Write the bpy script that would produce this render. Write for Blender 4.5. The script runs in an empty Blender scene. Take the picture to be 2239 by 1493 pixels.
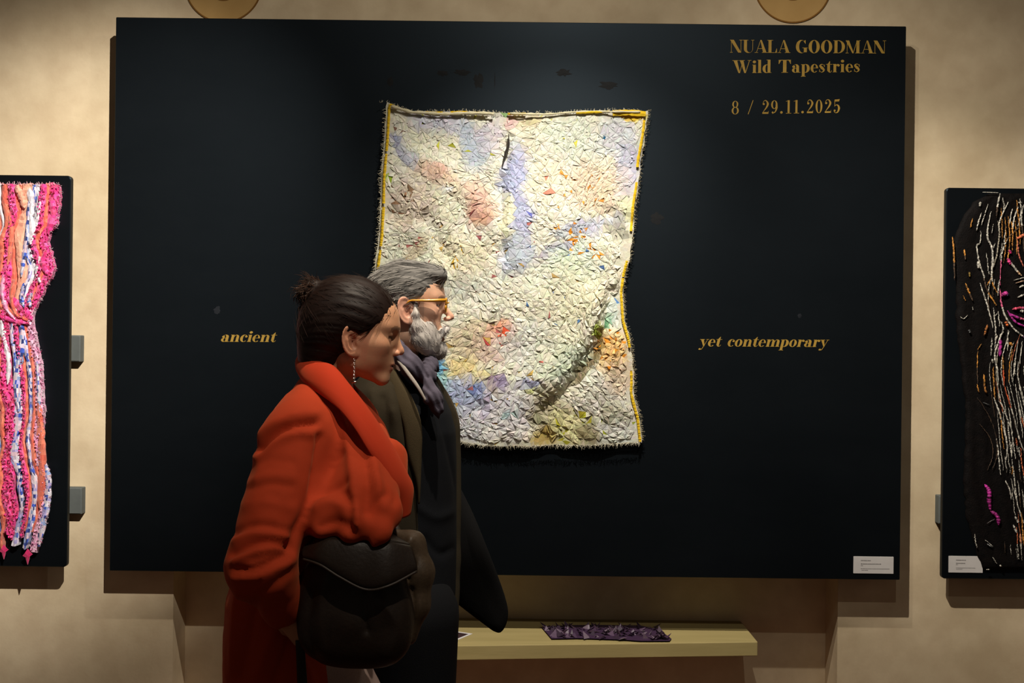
import bpy, math, random
import numpy as np
from mathutils import Vector, Matrix

# ------------------------------------------------------------------ camera, world, lamps
C = bpy.context.scene.collection
SC = bpy.context.scene
CAM_D = 3.83          # camera to wall
CAM_Z = 1.53
FPX = 2239.0
ROLL = 0.0117
cr, sr = math.cos(ROLL), math.sin(ROLL)

cam_data = bpy.data.cameras.new('camera')
cam_data.sensor_width = 36.0
cam_data.lens = 36.0 * FPX / 2239.0
cam_data.clip_start = 0.05
cam = bpy.data.objects.new('camera', cam_data)
C.objects.link(cam)
cam.matrix_world = Matrix(((cr, -sr, 0, 0), (0, 0, -1, -CAM_D), (sr, cr, 0, CAM_Z), (0, 0, 0, 1)))
SC.camera = cam

SC.view_settings.view_transform = 'Standard'
SC.view_settings.look = 'None'
SC.view_settings.gamma = 1.0
SC.view_settings.use_curve_mapping = False
SC.view_settings.exposure = 0.0

world = bpy.data.worlds.new('world')
SC.world = world
world.use_nodes = True
bg = world.node_tree.nodes['Background']
bg.inputs[0].default_value = (1.0, 0.84, 0.68, 1)
bg.inputs[1].default_value = 0.060


def spot(name, loc, target, watts, size_deg, blend, color, rad=0.02):
    l = bpy.data.lights.new(name, 'SPOT')
    l.energy = watts
    l.spot_size = math.radians(size_deg)
    l.spot_blend = blend
    l.color = color
    l.shadow_soft_size = rad
    o = bpy.data.objects.new(name, l)
    C.objects.link(o)
    o.location = loc
    d = Vector(target) - Vector(loc)
    o.rotation_euler = d.to_track_quat('-Z', 'Y').to_euler()
    return o


WARM = (1.0, 0.82, 0.58)
LAMP_L, LAMP_R, LAMP_T = (0.60, -3.45, 4.35), (0.03, -1.95, 3.74), (0.27, -1.40, 3.34)
TINT = (1.0, 0.93, 0.82)
spot('spotlight_left_artwork', LAMP_L, (-1.72, 0, 1.62), 1600, 27, 1.0, (1.0, 0.94, 0.85))
spot('floodlight_left_artwork', LAMP_L, (-1.80, 0, 1.50), 115, 103, 1.0, TINT)
spot('spotlight_right_artwork', LAMP_R, (1.83, 0, 1.34), 370, 32, 1.0, TINT)
spot('floodlight_right_artwork', LAMP_R, (1.83, 0, 1.32), 180, 58, 1.0, TINT)
spot('spotlight_tapestry', LAMP_T, (0.08, 0, 0.98), 280, 60, 1.0, (1.0, 0.94, 0.84))
spot('floodlight_tapestry', LAMP_T, (0.0, 0, 1.9), 17, 170, 1.0, (1.0, 0.94, 0.84))
spot('added_fill_visitors_side', LAMP_L, (-0.36, -1.54, 1.20), 130, 21, 1.0, (1.0, 0.87, 0.70))  # added fill to brighten the coat and lower figures, not a known lamp
spot('added_fill_visitors_top', LAMP_R, (-0.34, -1.34, 1.50), 310, 32, 1.0, (1.0, 0.86, 0.68))  # added fill from above for faces and shoulders, not a known lamp


def W(px, py, d):
    """World point seen at pixel (px, py) of the 2239x1493 frame at depth d in front of the camera."""
    x, y = px - 1119.5, py - 746.5
    xu, yu = cr * x + sr * y, -sr * x + cr * y
    return np.array((xu * d / FPX, -CAM_D + d, CAM_Z - yu * d / FPX))


def Wv(px, py, d):
    return Vector(W(px, py, d))


def s2l(c):
    c = np.asarray(c, dtype=float) / 255.0
    return np.where(c <= 0.04045, c / 12.92, ((c + 0.055) / 1.055) ** 2.4)


def lin(r, g, b):
    v = s2l((r, g, b))
    return (float(v[0]), float(v[1]), float(v[2]), 1.0)


# ------------------------------------------------------------------ materials
def new_mat(name, base=(0.5, 0.5, 0.5, 1), rough=0.8, spec=0.3, metallic=0.0):
    m = bpy.data.materials.new(name)
    m.use_nodes = True
    b = m.node_tree.nodes['Principled BSDF']
    b.inputs['Base Color'].default_value = base
    b.inputs['Roughness'].default_value = rough
    b.inputs['Specular IOR Level'].default_value = spec
    b.inputs['Metallic'].default_value = metallic
    return m


def noise_mat(name, c1, c2, scale, rough=0.85, spec=0.25, bump=0.0, bump_scale=None, stretch=(1, 1, 1), detail=6, lo=0.3, hi=0.7, sheen=0.0):
    m = new_mat(name, c1, rough, spec)
    nt = m.node_tree
    b = nt.nodes['Principled BSDF']
    tc = nt.nodes.new('ShaderNodeTexCoord')
    mp = nt.nodes.new('ShaderNodeMapping')
    mp.inputs['Scale'].default_value = stretch
    nt.links.new(tc.outputs['Object'], mp.inputs[0])
    n = nt.nodes.new('ShaderNodeTexNoise')
    n.inputs['Scale'].default_value = scale
    n.inputs['Detail'].default_value = detail
    nt.links.new(mp.outputs[0], n.inputs['Vector'])
    r = nt.nodes.new('ShaderNodeValToRGB')
    r.color_ramp.elements[0].position = lo
    r.color_ramp.elements[0].color = c1
    r.color_ramp.elements[1].position = hi
    r.color_ramp.elements[1].color = c2
    nt.links.new(n.outputs['Fac'], r.inputs[0])
    nt.links.new(r.outputs[0], b.inputs['Base Color'])
    if bump:
        n2 = nt.nodes.new('ShaderNodeTexNoise')
        n2.inputs['Scale'].default_value = bump_scale or scale * 6
        n2.inputs['Detail'].default_value = 5
        nt.links.new(mp.outputs[0], n2.inputs['Vector'])
        bp = nt.nodes.new('ShaderNodeBump')
        bp.inputs['Strength'].default_value = bump
        bp.inputs['Distance'].default_value = 0.004
        nt.links.new(n2.outputs['Fac'], bp.inputs['Height'])
        nt.links.new(bp.outputs[0], b.inputs['Normal'])
    if sheen:
        b.inputs['Sheen Weight'].default_value = sheen
        b.inputs['Sheen Roughness'].default_value = 0.4
    return m


def vc_mat(name, rough=0.9, spec=0.15, bump=0.0, bump_scale=300, stretch=(1, 1, 1), sheen=0.0, var=0.12, sss=0.0):
    """Colour comes from the object's own colour attribute 'Col'."""
    m = new_mat(name, (1, 1, 1, 1), rough, spec)
    nt = m.node_tree
    b = nt.nodes['Principled BSDF']
    a = nt.nodes.new('ShaderNodeAttribute')
    a.attribute_name = 'Col'
    tc = nt.nodes.new('ShaderNodeTexCoord')
    mp = nt.nodes.new('ShaderNodeMapping')
    mp.inputs['Scale'].default_value = stretch
    nt.links.new(tc.outputs['Object'], mp.inputs[0])
    n = nt.nodes.new('ShaderNodeTexNoise')
    n.inputs['Scale'].default_value = bump_scale
    n.inputs['Detail'].default_value = 4
    nt.links.new(mp.outputs[0], n.inputs['Vector'])
    mr = nt.nodes.new('ShaderNodeMapRange')
    mr.inputs['From Min'].default_value = 0.3
    mr.inputs['From Max'].default_value = 0.7
    mr.inputs['To Min'].default_value = 1 - var
    mr.inputs['To Max'].default_value = 1 + var * 0.5
    nt.links.new(n.outputs['Fac'], mr.inputs[0])
    mx = nt.nodes.new('ShaderNodeVectorMath')
    mx.operation = 'SCALE'
    nt.links.new(a.outputs['Color'], mx.inputs[0])
    nt.links.new(mr.outputs[0], mx.inputs['Scale'])
    nt.links.new(mx.outputs[0], b.inputs['Base Color'])
    if bump:
        bp = nt.nodes.new('ShaderNodeBump')
        bp.inputs['Strength'].default_value = bump
        bp.inputs['Distance'].default_value = 0.002
        nt.links.new(n.outputs['Fac'], bp.inputs['Height'])
        nt.links.new(bp.outputs[0], b.inputs['Normal'])
    if sheen:
        b.inputs['Sheen Weight'].default_value = sheen
    if sss:
        b.inputs['Subsurface Weight'].default_value = sss
        b.inputs['Subsurface Radius'].default_value = (0.008, 0.003, 0.0015)
        b.inputs['Subsurface Scale'].default_value = 0.6
    return m


# ------------------------------------------------------------------ object helpers
def tag(o, label=None, cat=None, group=None, kind=None):
    if label: o['label'] = label
    if cat: o['category'] = cat
    if group: o['group'] = group
    if kind: o['kind'] = kind
    return o


def empty(name, loc=(0, 0, 0)):
    o = bpy.data.objects.new(name, None)
    C.objects.link(o)
    o.location = loc
    o.empty_display_size = 0.05
    return o


def fill_mesh(me, verts, faces, cols=None, vcols=None, smooth=False):
    me.from_pydata([tuple(map(float, v)) for v in verts], [], [tuple(map(int, f)) for f in faces])
    if cols is not None:
        ca = me.color_attributes.new('Col', 'FLOAT_COLOR', 'CORNER')
        cnt = np.array([len(f) for f in faces])
        arr = np.ones((cnt.sum(), 4), dtype=np.float32)
        arr[:, :3] = np.repeat(np.asarray(cols)[:, :3], cnt, axis=0)
        ca.data.foreach_set('color', arr.ravel())
    if vcols is not None:
        ca = me.color_attributes.new('Col', 'FLOAT_COLOR', 'POINT')
        arr = np.ones((len(verts), 4), dtype=np.float32)
        arr[:, :3] = np.asarray(vcols)[:, :3]
        ca.data.foreach_set('color', arr.ravel())
    if smooth:
        me.polygons.foreach_set('use_smooth', [True] * len(me.polygons))
    me.update()


def obj(name, verts, faces, mat, parent=None, cols=None, vcols=None, smooth=False, origin=None):
    verts = np.asarray(verts, dtype=float)
    if origin is None:
        org = np.zeros(3)
        if parent is None and len(verts):
            org = np.array(((verts[:, 0].min() + verts[:, 0].max()) / 2, (verts[:, 1].min() + verts[:, 1].max()) / 2, verts[:, 2].min()))
    else:
        org = np.asarray(origin, dtype=float)
    if parent is not None:
        p = np.zeros(3)
        q = parent
        while q is not None:
            p += np.array(q.location)
            q = q.parent
    else:
        p = np.zeros(3)
    me = bpy.data.meshes.new(name)
    if parent is not None:
        fill_mesh(me, verts - p, faces, cols, vcols, smooth)
    else:
        fill_mesh(me, verts - org, faces, cols, vcols, smooth)
    me.materials.append(mat)
    o = bpy.data.objects.new(name, me)
    C.objects.link(o)
    if parent is not None:
        o.parent = parent
    else:
        o.location = org
    return o


class MB:
    def __init__(self):
        self.v, self.f, self.c = [], [], []

    def add(self, verts, faces, col=None):
        n = len(self.v)
        self.v += [tuple(map(float, p)) for p in verts]
        self.f += [tuple(i + n for i in f) for f in faces]
        if col is not None:
            self.c += [tuple(col)[:3]] * len(faces)

    def box(self, lo, hi, col=None):
        x0, y0, z0 = lo; x1, y1, z1 = hi
        self.add([(x0, y0, z0), (x1, y0, z0), (x1, y1, z0), (x0, y1, z0), (x0, y0, z1), (x1, y0, z1), (x1, y1, z1), (x0, y1, z1)],
                 [(0, 3, 2, 1), (4, 5, 6, 7), (0, 1, 5, 4), (1, 2, 6, 5), (2, 3, 7, 6), (3, 0, 4, 7)], col)

    def hexa(self, p, col=None):
        """eight corners, bottom four then top four"""
        self.add(p, [(0, 3, 2, 1), (4, 5, 6, 7), (0, 1, 5, 4), (1, 2, 6, 5), (2, 3, 7, 6), (3, 0, 4, 7)], col)

    def tube(self, pts, rads, n=8, col=None, cap=True):
        pts = [np.asarray(p, float) for p in pts]
        if np.isscalar(rads): rads = [rads] * len(pts)
        base = len(self.v)
        up = np.array((0.31, 0.22, 0.93))
        for i, p in enumerate(pts):
            t = pts[min(i + 1, len(pts) - 1)] - pts[max(i - 1, 0)]
            t = t / (np.linalg.norm(t) + 1e-12)
            a = np.cross(t, up); a /= np.linalg.norm(a) + 1e-12
            b = np.cross(t, a)
            for k in range(n):
                th = 2 * math.pi * k / n
                self.v.append(tuple(p + rads[i] * (math.cos(th) * a + math.sin(th) * b)))
        nf = 0
        for i in range(len(pts) - 1):
            for k in range(n):
                self.f.append((base + i * n + k, base + i * n + (k + 1) % n, base + (i + 1) * n + (k + 1) % n, base + (i + 1) * n + k)); nf += 1
        if cap:
            self.f.append(tuple(base + k for k in range(n))[::-1]); nf += 1
            self.f.append(tuple(base + (len(pts) - 1) * n + k for k in range(n))); nf += 1
        if col is not None:
            self.c += [tuple(col)[:3]] * nf

    def build(self, name, mat, parent=None, smooth=False):
        return obj(name, self.v, self.f, mat, parent, cols=self.c if len(self.c) == len(self.f) and self.c else None, smooth=smooth)


def rounded_slab(x0, x1, z0, z1, yf, yb, r=0.012, seg=5, edge=0.003):
    """upright slab with rounded corners and softened front edge; front at yf (smaller y)"""
    pts = []
    for cx, cz, a0 in ((x1 - r, z1 - r, 0), (x0 + r, z1 - r, 90), (x0 + r, z0 + r, 180), (x1 - r, z0 + r, 270)):
        for k in range(seg + 1):
            a = math.radians(a0 + 90 * k / seg)
            pts.append((cx + r * math.cos(a), cz + r * math.sin(a)))
    n = len(pts)
    cx, cz = (x0 + x1) / 2, (z0 + z1) / 2
    def ring(y, inset):
        out = []
        for x, z in pts:
            out.append((x - math.copysign(inset, x - cx), y, z - math.copysign(inset, z - cz)))
        return out
    v = ring(yf, edge) + ring(yf + edge, 0) + ring(yb, 0)
    f = [tuple(range(n - 1, -1, -1))[::-1][::-1], tuple(range(2 * n, 3 * n))]
    for j in range(2):
        for k in range(n):
            f.append((j * n + k, j * n + (k + 1) % n, (j + 1) * n + (k + 1) % n, (j + 1) * n + k))
    return v, f


def vnoise(P, seed=0):
    """smooth value noise in numpy, P (N,3) or (N,2), returns -1..1"""
    P = np.asarray(P, float)
    if P.shape[1] == 2:
        P = np.hstack((P, np.zeros((len(P), 1))))
    i = np.floor(P).astype(np.int64)
    f = P - i
    f = f * f * (3 - 2 * f)
    def h(a, b, c):
        n = (a * 73856093) ^ (b * 19349663) ^ (c * 83492791) ^ (seed * 2654435761 & 0x7fffffff)
        n = (n ^ (n >> 13)) * 1274126177 & 0x7fffffff
        n = (n ^ (n >> 15)) * 2246822519 & 0x7fffffff
        return ((n ^ (n >> 16)) & 0xffff) / 32767.5 - 1.0
    r = 0
    for dx in (0, 1):
        for dy in (0, 1):
            for dz in (0, 1):
                w = (f[:, 0] if dx else 1 - f[:, 0]) * (f[:, 1] if dy else 1 - f[:, 1]) * (f[:, 2] if dz else 1 - f[:, 2])
                r = r + w * h(i[:, 0] + dx, i[:, 1] + dy, i[:, 2] + dz)
    return r


# ------------------------------------------------------------------ room shell
def plaster_mat():
    m = new_mat('limewash_plaster', lin(225, 205, 170), 0.95, 0.1)
    nt = m.node_tree
    b = nt.nodes['Principled BSDF']
    tc = nt.nodes.new('ShaderNodeTexCoord')
    n1 = nt.nodes.new('ShaderNodeTexNoise'); n1.inputs['Scale'].default_value = 3.0; n1.inputs['Detail'].default_value = 7; n1.inputs['Roughness'].default_value = 0.6
    n2 = nt.nodes.new('ShaderNodeTexNoise'); n2.inputs['Scale'].default_value = 11.0; n2.inputs['Detail'].default_value = 5
    n3 = nt.nodes.new('ShaderNodeTexNoise'); n3.inputs['Scale'].default_value = 90.0; n3.inputs['Detail'].default_value = 5
    for n in (n1, n2, n3): nt.links.new(tc.outputs['Object'], n.inputs['Vector'])
    r1 = nt.nodes.new('ShaderNodeValToRGB')
    r1.color_ramp.elements[0].position = 0.32; r1.color_ramp.elements[0].color = lin(206, 186, 152)
    r1.color_ramp.elements[1].position = 0.68; r1.color_ramp.elements[1].color = lin(228, 208, 174)
    nt.links.new(n1.outputs['Fac'], r1.inputs[0])
    r2 = nt.nodes.new('ShaderNodeValToRGB')
    r2.color_ramp.elements[0].position = 0.35; r2.color_ramp.elements[0].color = (0.90, 0.875, 0.86, 1)
    r2.color_ramp.elements[1].position = 0.65; r2.color_ramp.elements[1].color = (1.0, 1.0, 1.0, 1)
    nt.links.new(n2.outputs['Fac'], r2.inputs[0])
    mx = nt.nodes.new('ShaderNodeVectorMath'); mx.operation = 'MULTIPLY'
    nt.links.new(r1.outputs[0], mx.inputs[0]); nt.links.new(r2.outputs[0], mx.inputs[1])
    nt.links.new(mx.outputs[0], b.inputs['Base Color'])
    bp = nt.nodes.new('ShaderNodeBump'); bp.inputs['Strength'].default_value = 0.12; bp.inputs['Distance'].default_value = 0.003
    nt.links.new(n3.outputs['Fac'], bp.inputs['Height']); nt.links.new(bp.outputs[0], b.inputs['Normal'])
    return m


M_PLASTER = plaster_mat()
NX0 = W(378, 1400, CAM_D)[0]
NX1 = W(1831, 1400, CAM_D)[0]
NZ1 = 2.58          # head of the niche, behind the big panel
ND = 0.145
HALF = 4.2
ROOM_H = 5.4

mb = MB()
mb.box((-HALF, 0, 0), (NX0, ND + 0.1, ROOM_H))
mb.box((NX1, 0, 0), (HALF, ND + 0.1, ROOM_H))
mb.box((NX0, 0, NZ1), (NX1, ND + 0.1, ROOM_H))
mb.box((NX0, ND, 0), (NX1, ND + 0.1, NZ1))
wall = mb.build('wall_back', M_PLASTER)
tag(wall, 'mottled beige plaster wall with a shallow recess', kind='structure')

M_FLOOR = noise_mat('terracotta_floor', lin(92, 58, 42), lin(120, 80, 58), 6.0, 0.6, 0.3)
mb = MB(); mb.box((-HALF, -7.0, -0.08), (HALF, ND + 0.1, 0.0))
tag(mb.build('floor', M_FLOOR), 'dark terracotta floor below the frame', kind='structure')
mb = MB(); mb.box((-HALF, -7.0, ROOM_H), (HALF, ND + 0.1, ROOM_H + 0.1))
tag(mb.build('ceiling', M_PLASTER), 'high plaster ceiling above the frame', kind='structure')

# painted roundels above the panel
M_OCHRE = noise_mat('ochre_paint', lin(186, 148, 92), lin(198, 160, 102), 9.0, 0.9, 0.1)
M_OCHRE_DK = noise_mat('brown_paint', lin(128, 88, 40), lin(142, 100, 50), 20.0, 0.9, 0.1)


def roundel(px, py_c, rpx, label, hole):
    c = W(px, py_c, CAM_D)
    R = rpx * CAM_D / FPX
    def disc(r0, r1, y0, y1, n=64):
        v, f = [], []
        for k in range(n):
            a = 2 * math.pi * k / n
            ca, sa = math.cos(a), math.sin(a)
            v += [(c[0] + r0 * ca, y0, c[2] + r0 * sa), (c[0] + r1 * ca, y0, c[2] + r1 * sa), (c[0] + r1 * ca, y1, c[2] + r1 * sa)]
        for k in range(n):
            i, j = 3 * k, 3 * ((k + 1) % n)
            f += [(i, i + 1, j + 1, j), (i + 1, i + 2, j + 2, j + 1)]
        return v, f
    root = empty('painted_roundel', (c[0], 0, c[2]))
    tag(root, label, 'roundel')
    v, f = disc(hole, R - 0.005, -0.003, 0.0)
    obj('disc', v, f, M_OCHRE, root)
    v, f = disc(R - 0.005, R, -0.004, 0.0)
    tag(obj('rim', v, f, M_OCHRE_DK, root), 'thin darker brown outline')
    v, f = disc(0.0005, hole, -0.004, 0.0)
    tag(obj('centre', v, f, M_OCHRE_DK, root), 'dark brown centre')


roundel(489, -35, 85, 'ochre wall roundel above the left part of the large black panel, its foot hidden', 0.064)
roundel(1733, -34, 85, 'ochre wall roundel above the gold title lettering, its foot just clear of the panel', 0.061)

# ------------------------------------------------------------------ panels
GP = 0.10        # front of the panels to the wall


def black_panel_mat():
    m = new_mat('matt_black_paint', (0.004, 0.005, 0.007, 1), 0.46, 0.26)
    nt = m.node_tree
    b = nt.nodes['Principled BSDF']
    tc = nt.nodes.new('ShaderNodeTexCoord')
    mp = nt.nodes.new('ShaderNodeMapping'); mp.inputs['Scale'].default_value = (1, 1, 1.8)
    nt.links.new(tc.outputs['Object'], mp.inputs[0])
    n1 = nt.nodes.new('ShaderNodeTexNoise'); n1.inputs['Scale'].default_value = 2.4; n1.inputs['Detail'].default_value = 8; n1.inputs['Roughness'].default_value = 0.65
    nt.links.new(mp.outputs[0], n1.inputs['Vector'])
    b.inputs['Specular Tint'].default_value = (0.62, 0.82, 1.0, 1)
    r = nt.nodes.new('ShaderNodeValToRGB')
    r.color_ramp.elements[0].position = 0.35; r.color_ramp.elements[0].color = (0.0019, 0.0024, 0.0030, 1)
    r.color_ramp.elements[1].position = 0.75; r.color_ramp.elements[1].color = (0.0032, 0.0039, 0.0047, 1)
    nt.links.new(n1.outputs['Fac'], r.inputs[0]); nt.links.new(r.outputs[0], b.inputs['Base Color'])
    n2 = nt.nodes.new('ShaderNodeTexNoise'); n2.inputs['Scale'].default_value = 40; n2.inputs['Detail'].default_value = 4
    nt.links.new(mp.outputs[0], n2.inputs['Vector'])
    bp = nt.nodes.new('ShaderNodeBump'); bp.inputs['Strength'].default_value = 0.05
    nt.links.new(n2.outputs['Fac'], bp.inputs['Height']); nt.links.new(bp.outputs[0], b.inputs['Normal'])
    return m


M_BLACK = black_panel_mat()
M_BATTEN = noise_mat('grey_painted_wood', lin(88, 92, 90), lin(100, 104, 101), 12, 0.8, 0.2, bump=0.1)
M_GOLD = noise_mat('gold_vinyl', lin(150, 118, 44), lin(166, 133, 56), 30, 0.6, 0.3)

DP = CAM_D - GP
a = W(255, 40, DP); b = W(1982, 55, DP); c = W(238, 1247, DP); d = W(1967, 1268, DP)
PX0, PX1 = (a[0] + c[0]) / 2, (b[0] + d[0]) / 2
PZ1, PZ0 = (a[2] + b[2]) / 2, (c[2] + d[2]) / 2
panel = empty('exhibition_panel', ((PX0 + PX1) / 2, -GP, PZ0))
tag(panel, 'very large black exhibition panel with gold lettering, standing off the plaster wall', 'panel')
v, f = rounded_slab(PX0, PX1, PZ0, PZ1, -GP, -GP + 0.022, r=0.003, seg=2, edge=0.0015)
obj('board', v, f, M_BLACK, panel)
for x in (PX0 + 0.16, PX1 - 0.16):
    mb = MB(); mb.box((x - 0.02, -GP + 0.022, PZ0 + 0.12), (x + 0.02, -0.0015, PZ1 - 0.12))
    mb.build('batten', M_BATTEN, panel)
# soft worn patches of paint over old marks near the head of the panel
M_SMUDGE = noise_mat('overpainted_patch', (0.0016, 0.002, 0.0026, 1), (0.0028, 0.0034, 0.0044, 1), 30, 0.6, 0.2)
M_SMUDGE_L = noise_mat('chalk_smear', (0.012, 0.014, 0.018, 1), (0.0065, 0.008, 0.011, 1), 22, 0.7, 0.2)
rng = random.Random(5)
for px, py, rx, ry, dark in ((1046, 178, 10, 16, 1), (1012, 158, 17, 6, 1), (968, 160, 13, 6, 1), (1233, 159, 16, 7, 1), (1330, 186, 18, 9, 1), (1082, 175, 1.2, 15, 0), (475, 678, 7, 8, 0), (853, 178, 6, 10, 1), (1436, 478, 13, 12, 1), (1748, 690, 5, 5, 0)):
    ctr = W(px, py, DP)
    n = 22; pv = [(ctr[0], -GP - 0.0006, ctr[2])]
    for k in range(n):
        th = 2 * math.pi * k / n
        j = 1 + rng.uniform(-0.28, 0.28)
        pv.append((ctr[0] + rx * DP / FPX * math.cos(th) * j, -GP - 0.0003, ctr[2] + ry * DP / FPX * math.sin(th) * j))
    pf = [(0, k + 1, (k + 1) % n + 1) for k in range(n)]
    obj('paint_patch', pv, pf, M_SMUDGE if dark else M_SMUDGE_L, panel)


# ------------------------------------------------------------------ lettering (fat-face serif, drawn stroke by stroke)
def R(x0, y0, x1, y1): return ('p', [(x0, y0), (x1, y0), (x1, y1), (x0, y1)])
def Q(*p): return ('p', list(p))
def ell(cx, cy, rx, ry, ix, jx, jy, a0=0, a1=360):
    """band between an outer ellipse and an inner ellipse centred at (ix, cy)"""
    n = 28; out = []
    for k in range(n):
        t0 = math.radians(a0 + (a1 - a0) * k / n); t1 = math.radians(a0 + (a1 - a0) * (k + 1) / n)
        out.append([(cx + rx * math.cos(t0), cy + ry * math.sin(t0)), (cx + rx * math.cos(t1), cy + ry * math.sin(t1)),
                    (ix + jx * math.cos(t1), cy + jy * math.sin(t1)), (ix + jx * math.cos(t0), cy + jy * math.sin(t0))])
    return ('m', out)
def dot(cx, cy, r): return ell(cx, cy, r, r * 0.94, cx, 0.001, 0.001)
def st(pts, wid):
    P = []
    n = len(pts)
    for i in range(n - 1):
        p0, p1, p2, p3 = [np.array(pts[max(0, min(n - 1, k))], float) for k in (i - 1, i, i + 1, i + 2)]
        for s in range(6):
            t = s / 6
            P.append((0.5 * ((2 * p1) + (-p0 + p2) * t + (2 * p0 - 5 * p1 + 4 * p2 - p3) * t * t + (-p0 + 3 * p1 - 3 * p2 + p3) * t ** 3), wid[i] * (1 - t) + wid[i + 1] * t))
    P.append((np.array(pts[-1], float), wid[-1]))
    out = []; L = []
    for i, (p, w) in enumerate(P):
        t = P[min(i + 1, len(P) - 1)][0] - P[max(i - 1, 0)][0]
        t /= np.linalg.norm(t) + 1e-9
        nn = np.array((-t[1], t[0])) * w / 2
        L.append((p + nn, p - nn))
    for i in range(len(L) - 1):
        out.append([tuple(L[i][0]), tuple(L[i][1]), tuple(L[i + 1][1]), tuple(L[i + 1][0])])
    return ('m', out)
H = 0.035
X = 0.64
def lstem(x, top, w=0.19): return [R(x, 0, x + w, top), R(x - 0.05, 0, x + w + 0.05, H), Q((x - 0.06, top - H), (x + w, top - H), (x + w, top), (x - 0.06, top))]
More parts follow.
